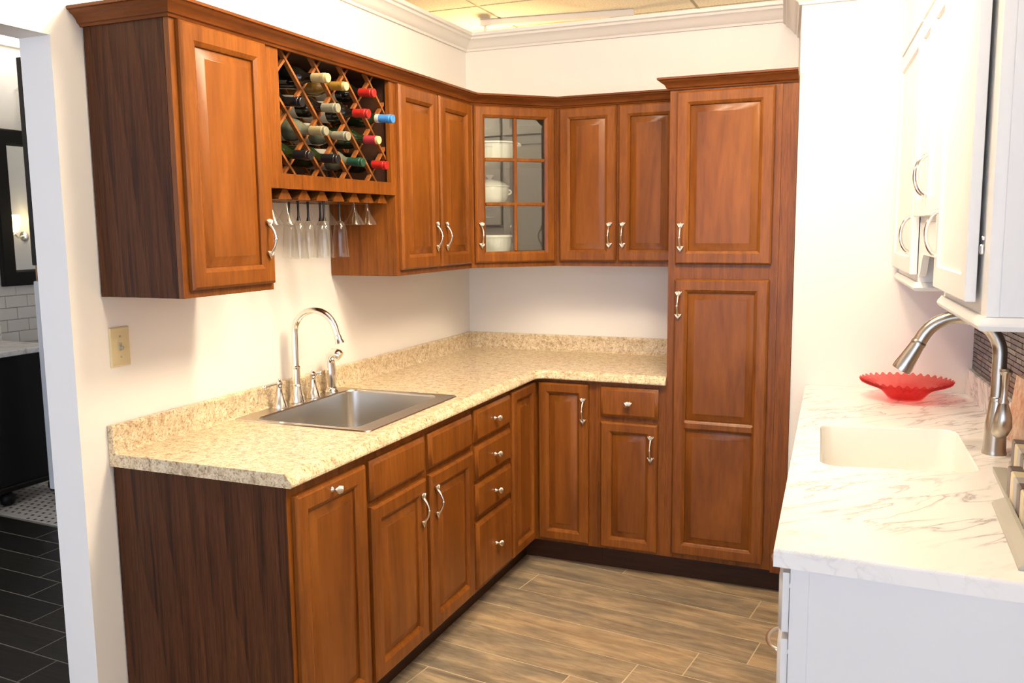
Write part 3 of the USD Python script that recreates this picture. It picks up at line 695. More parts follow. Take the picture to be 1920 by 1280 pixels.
for s in (-1, 1):
    hx = part(t, 'handle', moved(lathe(bell(0.082, 0.027, 0.0095), 26), 0, s * 0.102, 0), 'chrome', 40)
    b = np.array([0.0, s * 0.102, 0.088])
    part(hx, 'lever', cat([lathe([(0.010, 0.080), (0.013, 0.086), (0.012, 0.096), (0.006, 0.101), (0.0055, 0.104), (0.002, 0.107)], 18, 'z', (0, s * 0.102, 0)),
         tube([b + [0.0, 0, 0.002], b + [0.018 * (-0.4), s * 0.03, 0.000], b + [-0.012, s * 0.058, -0.003]], [0.006, 0.0048, 0.0045], 12), ell(tuple(b + [-0.013, s * 0.064, -0.004]), (0.009, 0.009, 0.009), 2)]), 'chrome', 40)
t = thing('side_sprayer', 'chrome side sprayer standing right of the high-arc faucet', 'sprayer', (0.070, -1.425, zf), 0)
part(t, 'base', lathe([(0.026, 0), (0.027, 0.006), (0.022, 0.012), (0.021, 0.02), (0.014, 0.026)], 24), 'chrome', 40)
part(t, 'wand', tube([(0, 0, 0.015), (0, 0, 0.05), (-0.002, 0, 0.088), (-0.004, 0, 0.118), (0.001, 0, 0.140), (0.014, 0.004, 0.153), (0.028, 0.006, 0.151)], [0.018, 0.0200, 0.0215, 0.0195, 0.0205, 0.0225, 0.0210], 18), 'chrome', 50)
part(t, 'spray_head', tube([(0.022, 0.005, 0.152), (0.032, 0.007, 0.148), (0.040, 0.008, 0.143)], [0.0215, 0.0225, 0.019], 18), 'chrome', 40)

# light switch
t = thing('light_switch', 'ivory light switch plate on the white wall near the doorway', 'switch', (0.0, -2.388, 1.222), 90)
part(t, 'plate', ring_front(-0.036, 0.036, -0.058, 0.058, [(0, -0.0005), (0.001, -0.004), (0.004, -0.006)]), 'ivory', 30)
part(t, 'toggle', cat([bx(-0.006, 0.006, -0.008, -0.005, -0.012, 0.012, 0.0015), bx(-0.004, 0.004, -0.017, -0.007, -0.008, 0.002, 0.0015)]), 'ivory_dark', False)
for s in (-1, 1):
    part(t, 'screw', lathe([(0.0035, -0.0055), (0.0035, -0.0072), (0.001, -0.0078)], 12, 'y', (0, 0, s * 0.030)), 'ivory_dark', 30)

# ------------------------------------------------------------------ wine bottles (lying in the lattice, necks out)
def bottle(cell_y, cell_z, tip, glass, cap, label, tipcol=None, paper=False, white_ring=False):
    a = np.array([0.062, cell_y, cell_z - 0.026]); b = np.array([tip, cell_y, cell_z - 0.053])
    L = np.linalg.norm(b - a); d = (b - a) / L
    t = thing('wine_bottle', label, 'bottle', (float(a[0]), float(a[1]), float(a[2])), 0, 'wine bottles in the lattice rack')
    tilt = trimesh.transformations.rotation_matrix(math.asin(-d[2]), [0, 1, 0])
    k = L / 0.300
    def lz(prof): m = lathe(prof, 26, 'x'); m.apply_transform(tilt); return m
    part(t, 'body', lz([(0.020, 0.012 * k), (0.033, 0.0), (0.0365, 0.006), (0.037, 0.012), (0.037, 0.172 * k), (0.0355, 0.182 * k), (0.030, 0.196 * k), (0.021, 0.210 * k), (0.0155, 0.222 * k), (0.0142, 0.240 * k), (0.0136, L - 0.02)]), glass, 40)
    if paper: part(t, 'paper_label', lz([(0.0372, 0.055), (0.0374, 0.056), (0.0374, 0.150 * k), (0.0372, 0.151 * k)]), 'label_paper', 40, 'pale paper label')
    c0 = L - 0.062
    part(t, 'capsule', lz([(0.0143, c0), (0.0150, c0 + 0.001), (0.0150, L - 0.024), (0.0163, L - 0.023), (0.0163, L - 0.012), (0.0152, L - 0.011), (0.0152, L - 0.001 - (0.012 if tipcol else 0)), (0.0138, L - (0.012 if tipcol else 0))]), cap, 30)
    if tipcol: part(t, 'cork', lz([(0.0140, L - 0.016), (0.0146, L - 0.002), (0.0130, L)]), tipcol, 30)
    if white_ring: part(t, 'neck_band', lz([(0.0150, c0 - 0.012), (0.0156, c0 - 0.011), (0.0156, c0 + 0.003), (0.0150, c0 + 0.004)]), 'label_paper', 30)
    return t
r1, r2, r3, r4 = 2.09, 2.007, 1.924, 1.841
bottle(-1.836, r1, 0.385, 'bottle_dark', 'cap_cream', 'wine bottle with a cream capsule, leftmost in the top row of the rack', 'cork')
bottle(-1.670, r1, 0.345, 'bottle_amber', 'cap_gold', 'amber wine bottle with a gold neck and pale cork in the top row', 'cork')
bottle(-1.504, r1, 0.352, 'bottle_dark', 'cap_red', 'dark wine bottle with a red capsule in the top row of the rack', paper=True)
bottle(-1.919, r2, 0.340, 'bottle_dark', 'cap_black', 'wine bottle with a black capsule in the second row, beside the left frame', paper=True)
bottle(-1.753, r2, 0.363, 'bottle_dark', 'cap_clear', 'wine bottle with a pale clear neck end in the second row', paper=True)
bottle(-1.587, r2, 0.378, 'bottle_dark', 'cap_red', 'wine bottle with a red capsule in the second row, left of the blue one', paper=True)
bottle(-1.420, r2, 0.378, 'bottle_green', 'cap_blue', 'wine bottle with a bright blue capsule and white band', white_ring=True)
bottle(-1.836, r3, 0.370, 'bottle_pale', 'cap_beige', 'wine bottle with a beige capsule in the third row, left side', 'cap_clear', paper=True)
bottle(-1.670, r3, 0.346, 'bottle_pale', 'cap_clear', 'pale glass bottle with a clear neck in the third row of the rack', paper=True)
bottle(-1.504, r3, 0.368, 'bottle_green', 'cap_wine', 'wine bottle with a wine-red capsule and a light cork in the third row', 'cork')
bottle(-1.919, r4, 0.365, 'bottle_green', 'cap_black', 'wine bottle with a black capsule at the left end of the bottom row')
bottle(-1.753, r4, 0.356, 'bottle_green', 'cap_black', 'wine bottle with a black capsule, second from left in the bottom row')
bottle(-1.587, r4, 0.350, 'bottle_pale', 'cap_green', 'wine bottle with a dark green capsule in the bottom row', paper=True)
bottle(-1.420, r4, 0.346, 'bottle_dark', 'cap_red', 'wine bottle with a red capsule at the right end of the bottom row')

# ------------------------------------------------------------------ stemware hanging from the rails
FT = 1.6575
def flute(x, y, label, group):
    t = thing('flute_glass', label, 'glass', (x, y, FT), 0, group)
    part(t, 'foot', lathe([(0.030, 0.0005), (0.031, 0.002), (0.010, 0.004), (0.0045, 0.002), (0.0045, 0.0)], 24), 'black', 40)
    part(t, 'stem', lathe([(0.0062, 0.001), (0.0042, -0.014), (0.0036, -0.035), (0.0042, -0.058), (0.0075, -0.072)], 16), 'black', 40, 'black stem')
    out = [(0.0078, -0.0722), (0.0150, -0.080), (0.0205, -0.092), (0.0235, -0.108), (0.0252, -0.130), (0.0272, -0.165), (0.0302, -0.199)]
    part(t, 'bowl', lathe(out + [(0.0306, -0.2003), (0.0300, -0.2010)], 32, cap=(True, False)), 'stemware', 40)
def cone_glass(x, y, label, s=1.0, group='wide glasses hanging upside down'):
    t = thing('cocktail_glass', label, 'glass', (x, y, FT), 0, group)
    part(t, 'foot', lathe([(0.030, 0.0005), (0.031, 0.002), (0.010, 0.004), (0.004, 0.002), (0.004, 0.0)], 24), 'stemware', 40)
    out = [(0.0055, 0.001), (0.0058, -0.012), (0.0085, -0.030), (0.0150, -0.045), (0.0250, -0.060), (0.0340, -0.074), (0.0395 * s, -0.084)]
    part(t, 'bowl', lathe(out + [(0.0399 * s, -0.0853), (0.0393 * s, -0.0860)], 32, cap=(False, False)), 'stemware', 40)
cone_glass(0.262, -2.000, 'wide glass hanging upside down, half hidden behind the near wall cabinet')
cone_glass(0.245, -1.899, 'wide glass hanging upside down, second from the left under the wine rack')
cone_glass(0.130, -1.500, 'wide glass hanging upside down in the middle behind the flutes')
cone_glass(0.247, -1.500, 'wide glass hanging upside down just right of the last flute')
cone_glass(0.243, -1.404, 'wide glass hanging upside down at the right end of the rack')
for i, (x, y, s) in enumerate(((0.107, -1.699, 'leftmost flute with a black stem hanging under the wine rack'), (0.219, -1.799, 'second flute from the left with a black stem under the wine rack'),
        (0.187, -1.699, 'third flute from the left with a black stem under the wine rack'), (0.168, -1.599, 'fourth flute from the left with a black stem under the wine rack'),
        (0.253, -1.699, 'fifth flute from the left with a black stem under the wine rack'), (0.250, -1.599, 'rightmost flute with a black stem, hanging apart from the others'))):
    flute(x, y, s, 'flutes with black stems')

# ------------------------------------------------------------------ dishes behind the glass door
dc = (0.285, -0.350)
def shell(out, th=0.004, n=40, flute_n=0, amp=0.0):
    m = lathe(out + [(max(r - th, 0.001), z + (th if i == len(out) - 1 else 0)) for i, (r, z) in list(enumerate(out))[::-1]], n)
    if flute_n:
        v = m.vertices.copy(); a = np.arctan2(v[:, 1], v[:, 0]); k = 1 + amp * np.cos(flute_n * a); v[:, 0] *= k; v[:, 1] *= k; m.vertices = v
    return m
t = thing('serving_bowl', 'white ribbed bowl on the bottom shelf behind the glass door', 'bowl', (dc[0] + 0.02, dc[1] - 0.02, 1.3885), 0)
part(t, 'body', cat([shell([(0.045, 0.0), (0.062, 0.012), (0.078, 0.04), (0.088, 0.075), (0.091, 0.118), (0.096, 0.122), (0.096, 0.128)][::1], 0.005, 72, 24, 0.012), lathe([(0.045, 0.0), (0.045, 0.004)], 24)]), 'porcelain', 50)
t = thing('tureen', 'white lidded tureen on the middle shelf behind the glass door', 'tureen', (dc[0], dc[1], 1.6725), 0)
part(t, 'body', cat([shell([(0.060, 0.0), (0.075, 0.008), (0.086, 0.030), (0.091, 0.060), (0.090, 0.078)], 0.005, 48), lathe([(0.060, 0.0), (0.060, 0.004)], 24)]), 'porcelain', 50)
lid = part(t, 'lid', lathe([(0.094, 0.078), (0.095, 0.083), (0.084, 0.092), (0.060, 0.106), (0.030, 0.115), (0.010, 0.117)], 48), 'porcelain', 50)
part(lid, 'knob', lathe([(0.009, 0.116), (0.008, 0.122), (0.020, 0.131), (0.022, 0.136), (0.012, 0.139)], 24), 'porcelain', 50)
for s in (-1, 1):
    a = np.linspace(0, PI, 9); d_ = np.array([math.cos(PI / 4), math.sin(PI / 4)]) * s
    part(t, 'handle', tube([tuple(np.append(d_ * (0.089 + 0.022 * math.sin(q)), 0.068 - 0.012 + 0.012 * math.cos(q))) for q in a], 0.0045, 10), 'porcelain', 50)
t = thing('casserole_dish', 'white ribbed dish with side handles on the top shelf behind the glass door', 'dish', (dc[0] + 0.02, dc[1], 1.8745), 0)
part(t, 'body', cat([shell([(0.090, 0.0), (0.101, 0.010), (0.108, 0.060), (0.110, 0.078)], 0.005, 72, 26, 0.010), lathe([(0.080, 0.0), (0.080, 0.005)], 24)]), 'porcelain', 50)
part(t, 'rim', lathe([(0.110, 0.078), (0.120, 0.079), (0.120, 0.086), (0.106, 0.088), (0.106, 0.080)], 48, cap=(False, False)), 'porcelain', 50)
for s in (-1, 1):
    q = np.array([math.cos(PI / 4), math.sin(PI / 4)]) * s
    part(t, 'handle', tube([tuple(np.append(q * 0.115, 0.080)), tuple(np.append(q * 0.132, 0.081)), tuple(np.append(q * 0.144, 0.078))], [0.012, 0.010, 0.006], 10), 'porcelain', 50)

# ------------------------------------------------------------------ right run: white cabinets and marble-look counter
A_, B_, C_, D_ = (1.867, -2.535), (1.771, -0.602), (2.383, -0.602), (2.5695, -2.577)
ax = np.array(B_) - np.array(A_); ax /= np.linalg.norm(ax)       # along the run, away from the camera
rot_w = -90 + math.degrees(math.atan2(-ax[0], ax[1]))            # frame whose -y faces the aisle
t = thing('marble_countertop', 'white marble-look countertop with grey veins and a moulded white basin', 'countertop', (0, 0, 0), 0)
hole_c = [(1.885, -1.345), (2.282, -1.275), (2.304, -1.790), (1.914, -1.858)]
hole = Polygon(hole_c).buffer(-0.045).buffer(0.045, 8)
top = Polygon([A_, B_, C_, D_])
def slab_at(d):
    big = Polygon([A_, np.array(B_) + [0, 0.3], np.array(C_) + [0.3, 0.3], np.array(D_) + [0.3, 0.0]])
    return big.buffer(-d, join_style=2).intersection(top).difference(hole)
ms = [extr(slab_at(0.0), 0.8765, 0.909)]
for d_, z0, z1 in ((0.0008, 0.909, 0.911), (0.0020, 0.911, 0.9128), (0.0045, 0.9128, 0.914)): ms.append(extr(slab_at(d_), z0, z1))
part(t, 'worktop', cat(ms), 'marble', False)
hc = np.array(hole.centroid.coords[0])
def hole_loop(s, z):
    p = np.array(hole.exterior.coords)[:-1]; p = p if hole.exterior.is_ccw else p[::-1]
    return [(hc[0] + (q[0] - hc[0]) * s, hc[1] + (q[1] - hc[1]) * s, z) for q in p]
part(t, 'basin', loft([hole_loop(1.0, 0.9130), hole_loop(0.985, 0.908), hole_loop(0.96, 0.80), hole_loop(0.93, 0.76), hole_loop(0.86, 0.742), hole_loop(0.4, 0.738)], False, True), 'porcelain', 40, 'white moulded basin')
ws = Polygon([(2.362, -0.604), (2.382, -0.604), (2.5685, -2.576), (2.5465, -2.576)])
part(t, 'backsplash', cat([extr(ws, 0.914, 1.008), extr(ws.buffer(-0.003), 1.008, 1.011)]), 'marble', False)

def at_run(s, off): # s metres from the near corner along the run, off metres away from the aisle
    n = np.array([-ax[1], ax[0]]) * -1.0
    return np.array(A_) + ax * s + n * off
def run_cab(name, label, s0, s1, near):
    base = at_run(s1, 0.029)
    t = thing(name, label, 'cabinet', (float(base[0]), float(base[1]), 0), rot_w)
    return t, base
# near drawer base
t, b0 = run_cab('white_base_cabinet', 'white base cabinet at the near end, plain end panel and drawers facing the aisle', 0.0, 0.62, True)
L_ = 0.612
bodyp = Polygon([local(p, b0, rot_w) for p in (at_run(0.008, 0.034), at_run(0.62, 0.034), (2.44, -1.95), (2.548, -2.562))])
part(t, 'body', extr(bodyp, 0.1, 0.876), 'white_cab', False)
pe = [at_run(0.008, 0.034), np.array([2.549, -2.563])]
nrm = np.array([pe[1][1] - pe[0][1], -(pe[1][0] - pe[0][0])]); nrm /= np.linalg.norm(nrm)
part(t, 'end_panel', extr(Polygon([local(p, b0, rot_w) for p in (pe[0], pe[1], pe[1] + nrm * 0.004, pe[0] + nrm * 0.004)]), 0.0, 0.876), 'white_panel', False)
part(t, 'corner_stile', extr(Polygon([local(p, b0, rot_w) for p in (pe[0] + nrm * 0.0041, pe[0] + (pe[1] - pe[0]) * 0.055 + nrm * 0.0041, pe[0] + (pe[1] - pe[0]) * 0.055 + nrm * 0.0055, pe[0] + nrm * 0.0055)]), 0.0, 0.876), 'white_panel', False)
part(t, 'toe_kick', bx(0.0, L_ - 0.02, 0.08, 0.10, 0.0, 0.1), 'white_cab', False)
def bar_handle(w=0.11, n=17):
    z = np.linspace(-w / 2, w / 2, n); y = -0.026 * (1 - (2 * z / w) ** 2) ** 0.6
    return cat([tube(np.stack([0 * z, y, z], 1), 0.0052, 10), tube([(0, 0.0, -w / 2), (0, -0.006, -w / 2 + 0.001)], 0.006, 10), tube([(0, 0.0, w / 2), (0, -0.006, w / 2 - 0.001)], 0.006, 10)])
ARCH = bar_handle()
ARCH_H = ARCH.copy(); ARCH_H.apply_transform(trimesh.transformations.rotation_matrix(PI / 2, [0, 1, 0]))
for a, b in ((0.737, 0.862), (0.430, 0.722), (0.130, 0.415)):
    d = part(t, 'drawer', ring_front(0.012, L_ - 0.004, a, b, [(0.0, 0.003), (0.0, -0.010), (0.006, -0.016), (0.010, -0.0175)], cap=True, back=1), 'white_cab', 25)
    part(d, 'handle', moved(ARCH_H, L_ / 2 + (0.14 if 0.42 < a < 0.7 else 0.0), -0.0175, 0.645 if 0.42 < a < 0.7 else (a + b) / 2 - 0.02), 'nickel', 40, 'arched metal pull')
    part(t, 'bumper', bx(L_ - 0.006, L_ - 0.001, 0.002, 0.0055, b - 0.03, b - 0.022), 'white_trim', False)
t, b0 = run_cab('white_base_cabinet', 'white sink base cabinet under the moulded basin, doors facing the aisle', 0.62, 1.925, False)
part(t, 'body', extr(Polygon([local(p, b0, rot_w) for p in (at_run(0.6205, 0.034), at_run(1.925, 0.034), (2.374, -0.607), (2.438, -1.87))]), 0.1, 0.72), 'white_cab', False)
part(t, 'toe_kick', bx(0.0, 1.30, 0.08, 0.10, 0.0, 0.1), 'white_cab', False)
for i in range(3):
    a = 0.012 + 0.432 * i
    d = part(t, 'door', ring_front(a, a + 0.42, 0.13, 0.862, [(0.0, 0.003), (0.0, -0.014), (0.003, -0.0175), (0.055, -0.0175), (0.058, -0.010), (0.062, -0.010)], cap=True, back=1), 'white_cab', 25)
    part(d, 'handle', moved(ARCH, a + (0.39 if i != 1 else 0.03), -0.0175, 0.70), 'nickel', 40, 'arched metal pull')

# mosaic backsplash on the right wall
wd = (WR1 - WR0) / np.linalg.norm(WR1 - WR0); wn = np.array([wd[1], -wd[0]])    # into the room
if wn[0] > 0: wn = -wn
def wall_box(s0, s1, d0, d1, z0, z1):
    return extr(Polygon([WR0 + wd * s0 + wn * d0, WR0 + wd * s1 + wn * d0, WR0 + wd * s1 + wn * d1, WR0 + wd * s0 + wn * d1]), z0, z1)
part(wr, 'tile_bed', wall_box(0.0, 1.9, 0.0003, 0.002, 1.011, 1.372), 'mos_grout', False)
nt = 0
rh = 0.0168
for r in range(21):
    s = 0.004; z0 = 1.0125 + r * rh
    while s < 0.90 and nt < 298:
        L = rng.uniform(0.055, 0.085)
        part(wr, 'mosaic_tile', wall_box(s, min(s + L, 0.90) - 0.0028, 0.0015, 0.0045 + 0.001 * rng.random(), z0, z0 + rh - 0.0030), MOS[rng.integers(5)], False); nt += 1
        s += L
rest = []
for r in range(21):
    s = 0.90; z0 = 1.0125 + r * rh
    while s < 1.88:
        L = rng.uniform(0.055, 0.085); rest.append(wall_box(s, s + L - 0.0028, 0.0015, 0.005, z0, z0 + rh - 0.0030)); s += L
part(wr, 'mosaic_tile', cat(rest), MOS[1], False, kind='stuff')

# --- white wall cabinets on the right
TU = math.radians(4.1); rot_u = -90 + 4.1
ud = np.array([-math.sin(TU), math.cos(TU)])                     # away from the camera
UO = np.array([2.236, -2.36]); UFAR = 1.755                      # near front corner, length
org = UO + ud * UFAR                                             # far end: local x = 0
def wall_x(y): return 2.385 - 0.0963 * (y + 0.60)
def upper_body(x0, x1, z0, z1):
    pts = []
    for x in (x0, x1): pts.append(org - ud * x)
    q = [pts[0], pts[1], np.array([wall_x(pts[1][1]) - 0.007, pts[1][1] + 0.02]), np.array([wall_x(pts[0][1]) - 0.007, pts[0][1]])]
    return extr(Polygon([local(p, org, rot_u) for p in q]), z0, z1)
def white_door(t, x0, x1, z0, z1, handle=None, y=-0.004, th=0.021):
    d = part(t, 'door', ring_front(x0, x1, z0, z1, [(0.0, y), (0.0, y - th + 0.002), (0.002, y - th), (0.052, y - th), (0.055, y - th + 0.007), (0.060, y - th + 0.008)], cap=True, back=1), 'white_cab', 25)
    if handle: part(d, 'handle', moved(ARCH, handle[0], y - th, handle[1]), 'chrome', 40, 'arched metal pull')
    return d
def light_rail(t, x0, x1, near=False, far_ret=False):
    pr = [(-0.02, 1.3715), (-0.02, 1.345), (0.010, 1.345), (0.014, 1.349), (0.016, 1.355), (0.014, 1.361), (0.010, 1.365), (0.006, 1.3715)]
    ymax = wall_x(0) * 0 + 0.24
    pth = [(x0, 0.0), (x1, 0.0)] + ([(x1, ymax)] if near else [])
    m = sweep([(p[0], p[1]) for p in pth], pr)
    part(t, 'light_rail', m, 'white_cab', 30)
TOPZ = 2.42
t = thing('white_wall_cabinet', 'white wall cabinet nearest the camera, its door standing slightly off the frame', 'cabinet', (float(org[0]), float(org[1]), 0), rot_u)
part(t, 'body', upper_body(1.193, UFAR, 1.372, TOPZ), 'white_cab', False)
part(t, 'side_panel', extr(Polygon([(UFAR + 0.0003, 0.022), (UFAR + 0.0003, 0.26), (UFAR + 0.003, 0.26), (UFAR + 0.003, 0.022)]), 1.373, TOPZ), 'white_panel', False)
white_door(t, 1.212, 1.685, 1.396, 2.156, (1.245, 1.530), y=-0.009)
white_door(t, 1.212, 1.685, 2.168, 2.410, None, y=-0.009)
part(t, 'hinge', cat([bx(1.687, 1.699, -0.008, -0.001, 1.492, 1.512, 0.002), bx(1.688, 1.698, -0.006, -0.0005, 1.52, 1.528, 0.001)]), 'chrome', 30)
light_rail(t, 1.190, UFAR, near=True)
t = thing('white_wall_cabinet', 'short white wall cabinet over the white basin, two doors above an arched valance', 'cabinet', (float(org[0]), float(org[1]), 0), rot_u)
part(t, 'body', upper_body(0.6405, 1.1925, 1.560, TOPZ), 'white_cab', False)
white_door(t, 0.645, 0.912, 1.576, 2.156, (0.885, 1.690)); white_door(t, 0.918, 1.188, 1.576, 2.156, (0.945, 1.690))
white_door(t, 0.645, 0.912, 2.168, 2.410, (0.885, 2.27)); white_door(t, 0.918, 1.188, 2.168, 2.410, (0.945, 2.27))
val = [(0.641, 1.5595), (0.641, 1.405), (0.672, 1.392), (0.690, 1.400)] + [(0.690 + 0.075 * u, 1.400 + 0.062 * math.sin(u * PI / 2) ** 1.4) for u in np.linspace(0.1, 1, 8)] + \
      [(1.143 - 0.075 * u, 1.400 + 0.062 * math.sin(u * PI / 2) ** 1.4) for u in np.linspace(1, 0.1, 8)] + [(1.143, 1.400), (1.161, 1.392), (1.192, 1.405), (1.192, 1.5595)]
part(t, 'valance', extr_xz(Polygon(val), -0.003, 0.016), 'white_cab', False)
t = thing('white_wall_cabinet', 'white wall cabinet farthest along, against the bright wall end', 'cabinet', (float(org[0]), float(org[1]), 0), rot_u)
part(t, 'body', upper_body(0.0, 0.640, 1.372, TOPZ), 'white_cab', False)
white_door(t, 0.010, 0.625, 1.396, 2.156, (0.560, 1.520)); white_door(t, 0.010, 0.625, 2.168, 2.410, None)
light_rail(t, 0.0, 0.640, near=True)

# --- pull-down faucet on the marble counter
wy = np.array([-math.cos(math.radians(4)), -math.sin(math.radians(4))])   # towards the aisle
FB = (2.358, -1.560, 0.914)
t = thing('pull_down_faucet', 'brushed nickel pull-down faucet on the white marble-look counter', 'faucet', FB, 0)
def fp(o_, z, s_=0.0): return (wy[0] * o_ - wy[1] * s_ * -1, wy[1] * o_ + wy[0] * s_, z)
part(t, 'body', lathe([(0.0315, 0.0), (0.0315, 0.006), (0.0295, 0.012), (0.0285, 0.05), (0.0275, 0.085), (0.0235, 0.115), (0.0205, 0.148), (0.0215, 0.153), (0.0215, 0.159), (0.0190, 0.162)], 30), 'brushed', 40)
na = [fp(0, z) for z in np.linspace(0.155, 0.272, 8)]
rc = 0.104
na += [fp(rc - rc * math.cos(a), 0.278 + rc * math.sin(a)) for a in np.linspace(0.06, PI * 0.86, 26)]
e = np.array(na[-1]); dv = e - np.array(na[-2]); dv /= np.linalg.norm(dv)
na += [tuple(e + dv * 0.008), tuple(e + dv * 0.016)]
part(t, 'neck', tube(na, [0.0185] * len(na), 22), 'brushed', 60)
e = np.array(na[-1])
part(t, 'spray_head', tube([e - dv * 0.004, e + dv * 0.001, e + dv * 0.004, e + dv * 0.010, e + dv * 0.042, e + dv * 0.080, e + dv * 0.092, e + dv * 0.093], [0.019, 0.0205, 0.0205, 0.0195, 0.0225, 0.0265, 0.0262, 0.021], 24), 'brushed', 40)
# lever handle on the camera side
sd = np.array([0.35, -0.94])
def lp(o_, z): return (sd[0] * o_, sd[1] * o_, z)
hd = part(t, 'handle', tube([lp(0.006, 0.062), lp(0.024, 0.072), lp(0.034, 0.088), lp(0.036, 0.112), lp(0.034, 0.140), lp(0.033, 0.152)], [0.020, 0.0235, 0.0250, 0.0225, 0.0150, 0.0105], 22), 'brushed', 50)
part(hd, 'lever', tube([lp(0.033, 0.150), lp(0.033, 0.158), lp(0.034, 0.166), lp(0.036, 0.20), lp(0.038, 0.226), lp(0.038, 0.234), lp(0.038, 0.240), lp(0.038, 0.246)], [0.0130, 0.0135, 0.0085, 0.0080, 0.0105, 0.0155, 0.0160, 0.010], 18), 'brushed', 40)

# red pressed-glass bowl
bc = (2.150, -0.790, 0.9145)
t = thing('glass_bowl', 'red pressed-glass bowl with a scalloped rim on the white counter', 'bowl', bc, 0)
out = [(0.058, 0.0), (0.066, 0.006), (0.078, 0.020), (0.092, 0.034), (0.118, 0.047), (0.148, 0.057), (0.168, 0.066)]
inn = [(r - 0.002, z + 0.0035) for r, z in out[::-1][:-1]] + [(0.055, 0.0045)]
nb = 324
m = lathe(out + [(0.1685, 0.0685)] + inn, nb, cap=(True, True))
v = m.vertices.copy(); a = np.arctan2(v[:, 1], v[:, 0]); rad = np.hypot(v[:, 0], v[:, 1]); k = np.clip((rad - 0.06) / 0.11, 0, 1)
wv = np.cos(36 * a); v[:, 2] += 0.0050 * k * wv; s_ = 1 + 0.018 * k * wv; v[:, 0] *= s_; v[:, 1] *= s_
v[:, :2] *= 0.945; m.vertices = v
part(t, 'body', m, 'red_glass', 40)

# sample rack with countertop samples at the right edge
sa_ = math.radians(1.0)
t = thing('sample_rack', 'grey stepped countertop sample rack on the white counter at the right edge', 'display rack', (2.345, -2.06, 0.914), 0)
def yz(poly, y0, y1): # profile in (x, z) extruded along y
    return extr_xz(Polygon(poly), y0, y1)
part(t, 'front_rail', yz([(-0.045, 0.0005), (-0.045, 0.006), (-0.040, 0.011), (-0.020, 0.020), (-0.012, 0.020), (-0.012, 0.0005)], -0.43, -0.01), 'rack_grey', False)
part(t, 'step', yz([(-0.0118, 0.0005), (-0.0118, 0.012), (0.024, 0.012), (0.024, 0.030), (0.080, 0.030), (0.080, 0.0005)], -0.43, 0.30), 'rack_grey', False)
names = {'sample_brown': 'brown', 'sample_cream': 'cream', 'sample_grey': 'grey'}
for rowi, (xr, zr_, ys, hh) in enumerate(((-0.010, 0.0125, 0.050, 0.068), (0.026, 0.0305, 0.285, 0.062))):
    for k in range(6 if rowi == 0 else 8):
        y1 = ys - 0.050 * k
        c = ('sample_brown', 'sample_cream', 'sample_grey')[k % 3]
        lab = '%s sample block in the %s row of the rack, number %s from the far end' % (names[c], ('front', 'back')[rowi], ('one', 'two', 'three', 'four', 'five', 'six', 'seven', 'eight')[k])
        bl = bx(2.345 + xr, 2.345 + xr + 0.030, -2.06 + y1 - 0.046, -2.06 + y1, 0.914 + zr_, 0.914 + zr_ + hh, 0.003)
        single('sample_block', bl, c, lab, 'sample block', 'sample blocks in the rack', 25)
st = Polygon([(0.0, 0.0), (0.012, 0.0), (0.032, 0.19), (0.020, 0.19)])
m = extr_xz(st, -0.62, 0.0); m.apply_transform(trimesh.transformations.rotation_matrix(math.radians(5.5), [0, 0, 1])); m.apply_translation([2.412, -1.33, 0.9145])
single('stone_sample', m, 'sample_stone', 'pinkish brown stone sample leaning against the marble backsplash', 'sample')

# ------------------------------------------------------------------ track light on the ceiling beyond the back wall
t = thing('track_light', 'white track light on the tile ceiling beyond the back wall', 'track light', (-0.42, 1.12, CZ), 0)
part(t, 'track', cat([bx(0.0, 1.0, -0.02, 0.02, -0.040, -0.0005, 0.003)]), 'white_trim', False)
tr = stage.GetPrimAtPath(t); UsdGeom.Xform(tr).GetOrderedXformOps()[1].Set(8.0)
for i, x in enumerate((0.03, 0.84)):
    h = part(t, 'lamp_head', cat([tube([(x, 0, -0.04), (x, 0, -0.10)], 0.009, 10), lathe([(0.02, 0.0), (0.034, -0.02), (0.034, -0.10), (0.030, -0.10)], 20, 'z', (x, 0, -0.09))]), 'white_trim', 30)
    part(h, 'bulb', lathe([(0.028, -0.188), (0.028, -0.186)], 16, 'z', (x, 0, 0)), 'glow' if i == 0 else 'frost', 30)

# ------------------------------------------------------------------ next room, seen through the doorway
t = thing('vanity', 'black bathroom vanity on ball feet with a pale stone top', 'vanity', (-2.98, -0.90, 0), 0)
part(t, 'body', bx(0.0, 0.48, -0.55, 0.36, 0.105, 0.86, 0.004), 'black_wood', False)
part(t, 'base_moulding', bx(-0.0, 0.495, -0.56, 0.37, 0.085, 0.118, 0.006), 'black_wood', False)
for yy in (-0.51, 0.0, 0.32):
    part(t, 'foot', lathe([(0.018, 0.0), (0.034, 0.010), (0.042, 0.030), (0.040, 0.055), (0.024, 0.074), (0.030, 0.085)], 24, 'z', (0.45, yy, 0.001)), 'black_wood', 40)
part(t, 'stone_top', bx(-0.005, 0.50, -0.58, 0.38, 0.861, 0.893, 0.004), 'marble', False)
part(t, 'stone_backsplash', bx(-0.005, 0.012, -0.58, 0.38, 0.8935, 0.985, 0.002), 'marble', False)
t = thing('wall_mirror', 'dark framed mirror on the far wall of the next room', 'mirror', (-2.984, -0.42, 1.70), 90)
part(t, 'frame', cat([ring_front(-0.065, 0.50, -0.475, 0.49, [(0, -0.001), (0, -0.03), (0.01, -0.036), (0.085, -0.036), (0.095, -0.02), (0.1, -0.008)], cap=False)]), 'black_wood', 25)
part(t, 'glass', bx(0.033, 0.402, -0.012, -0.006, -0.377, 0.392), 'mirror', False)
t = thing('wall_sconce', 'small wall lamp with a frosted shade above the mirror', 'lamp', (-2.99, -0.27, 2.34), 0)
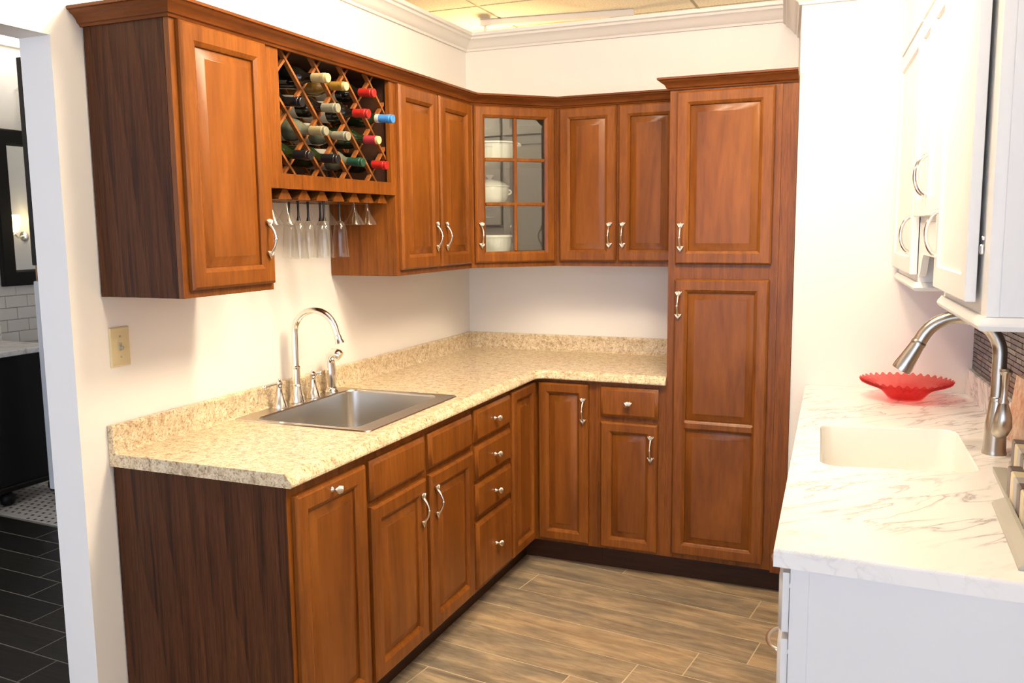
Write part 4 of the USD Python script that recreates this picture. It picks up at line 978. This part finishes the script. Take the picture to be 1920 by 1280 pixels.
part(t, 'arm', tube([(0, 0, 0.10), (0.06, 0, 0.12), (0.10, 0, 0.10)], 0.008, 10), 'chrome', 40)
part(t, 'shade', lathe([(0.022, 0.10), (0.035, 0.06), (0.048, -0.02), (0.052, -0.10)], 24, 'z', (0.10, 0, 0), cap=(True, False)), 'frost', 40)
t = thing('wall_sconce', 'lit wall lamp on the end wall of the next room, seen in the mirror', 'lamp', (-2.39, 0.158, 1.56), 0)
part(t, 'arm', cat([tube([(0, -0.002, -0.03), (0, -0.05, -0.035), (0, -0.075, -0.01)], 0.008, 10), lathe([(0.035, -0.0005), (0.035, -0.01), (0.02, -0.016)], 20, 'y', (0, 0, -0.03))]), 'chrome', 40)
part(t, 'shade', lathe([(0.03, 0.0), (0.045, 0.05), (0.05, 0.12)], 24, 'z', (0, -0.085, 0), cap=(True, False)), 'glow', 40)
t = thing('display_cabinet', 'tall narrow display cabinet with black upper panel and white lower panel past the doorway', 'cabinet', (-2.26, -0.76, 0), 0)
part(t, 'lower_panel', bx(-0.075, 0.0, -0.02, 0.09, 0.085, 1.285, 0.004), 'white_panel', False)
part(t, 'lower_front', bx(0.001, 0.022, -0.012, 0.082, 0.10, 1.27, 0.004), 'white_cab', False)
part(t, 'base_block', cat([bx(-0.045, 0.02, -0.01, 0.08, 0.0, 0.084)]), 'raw_wood', False)
part(t, 'middle_block', cat([bx(-0.055, 0.01, -0.015, 0.085, 1.286, 1.372)]), 'raw_wood', False)
part(t, 'upper_panel', bx(-0.075, 0.0, -0.02, 0.09, 1.373, 2.50, 0.004), 'black', False)
part(t, 'upper_front', bx(0.001, 0.022, -0.012, 0.082, 1.375, 2.49, 0.004), 'black_wood', False)
t = thing('ceiling_light', 'bright ceiling light panel in the next room', 'light', (-2.83, -0.45, 2.72), 0)
part(t, 'frame', cat([ring_front(-0.16, 0.20, -0.35, 0.35, [(0, 0), (0, -0.02), (0.02, -0.02)], cap=False)]).apply_transform(trimesh.transformations.rotation_matrix(PI / 2, [1, 0, 0])), 'white_trim', False)
part(t, 'diffuser', bx(-0.14, 0.18, -0.33, 0.33, -0.012, -0.006), 'panel_glow', False)
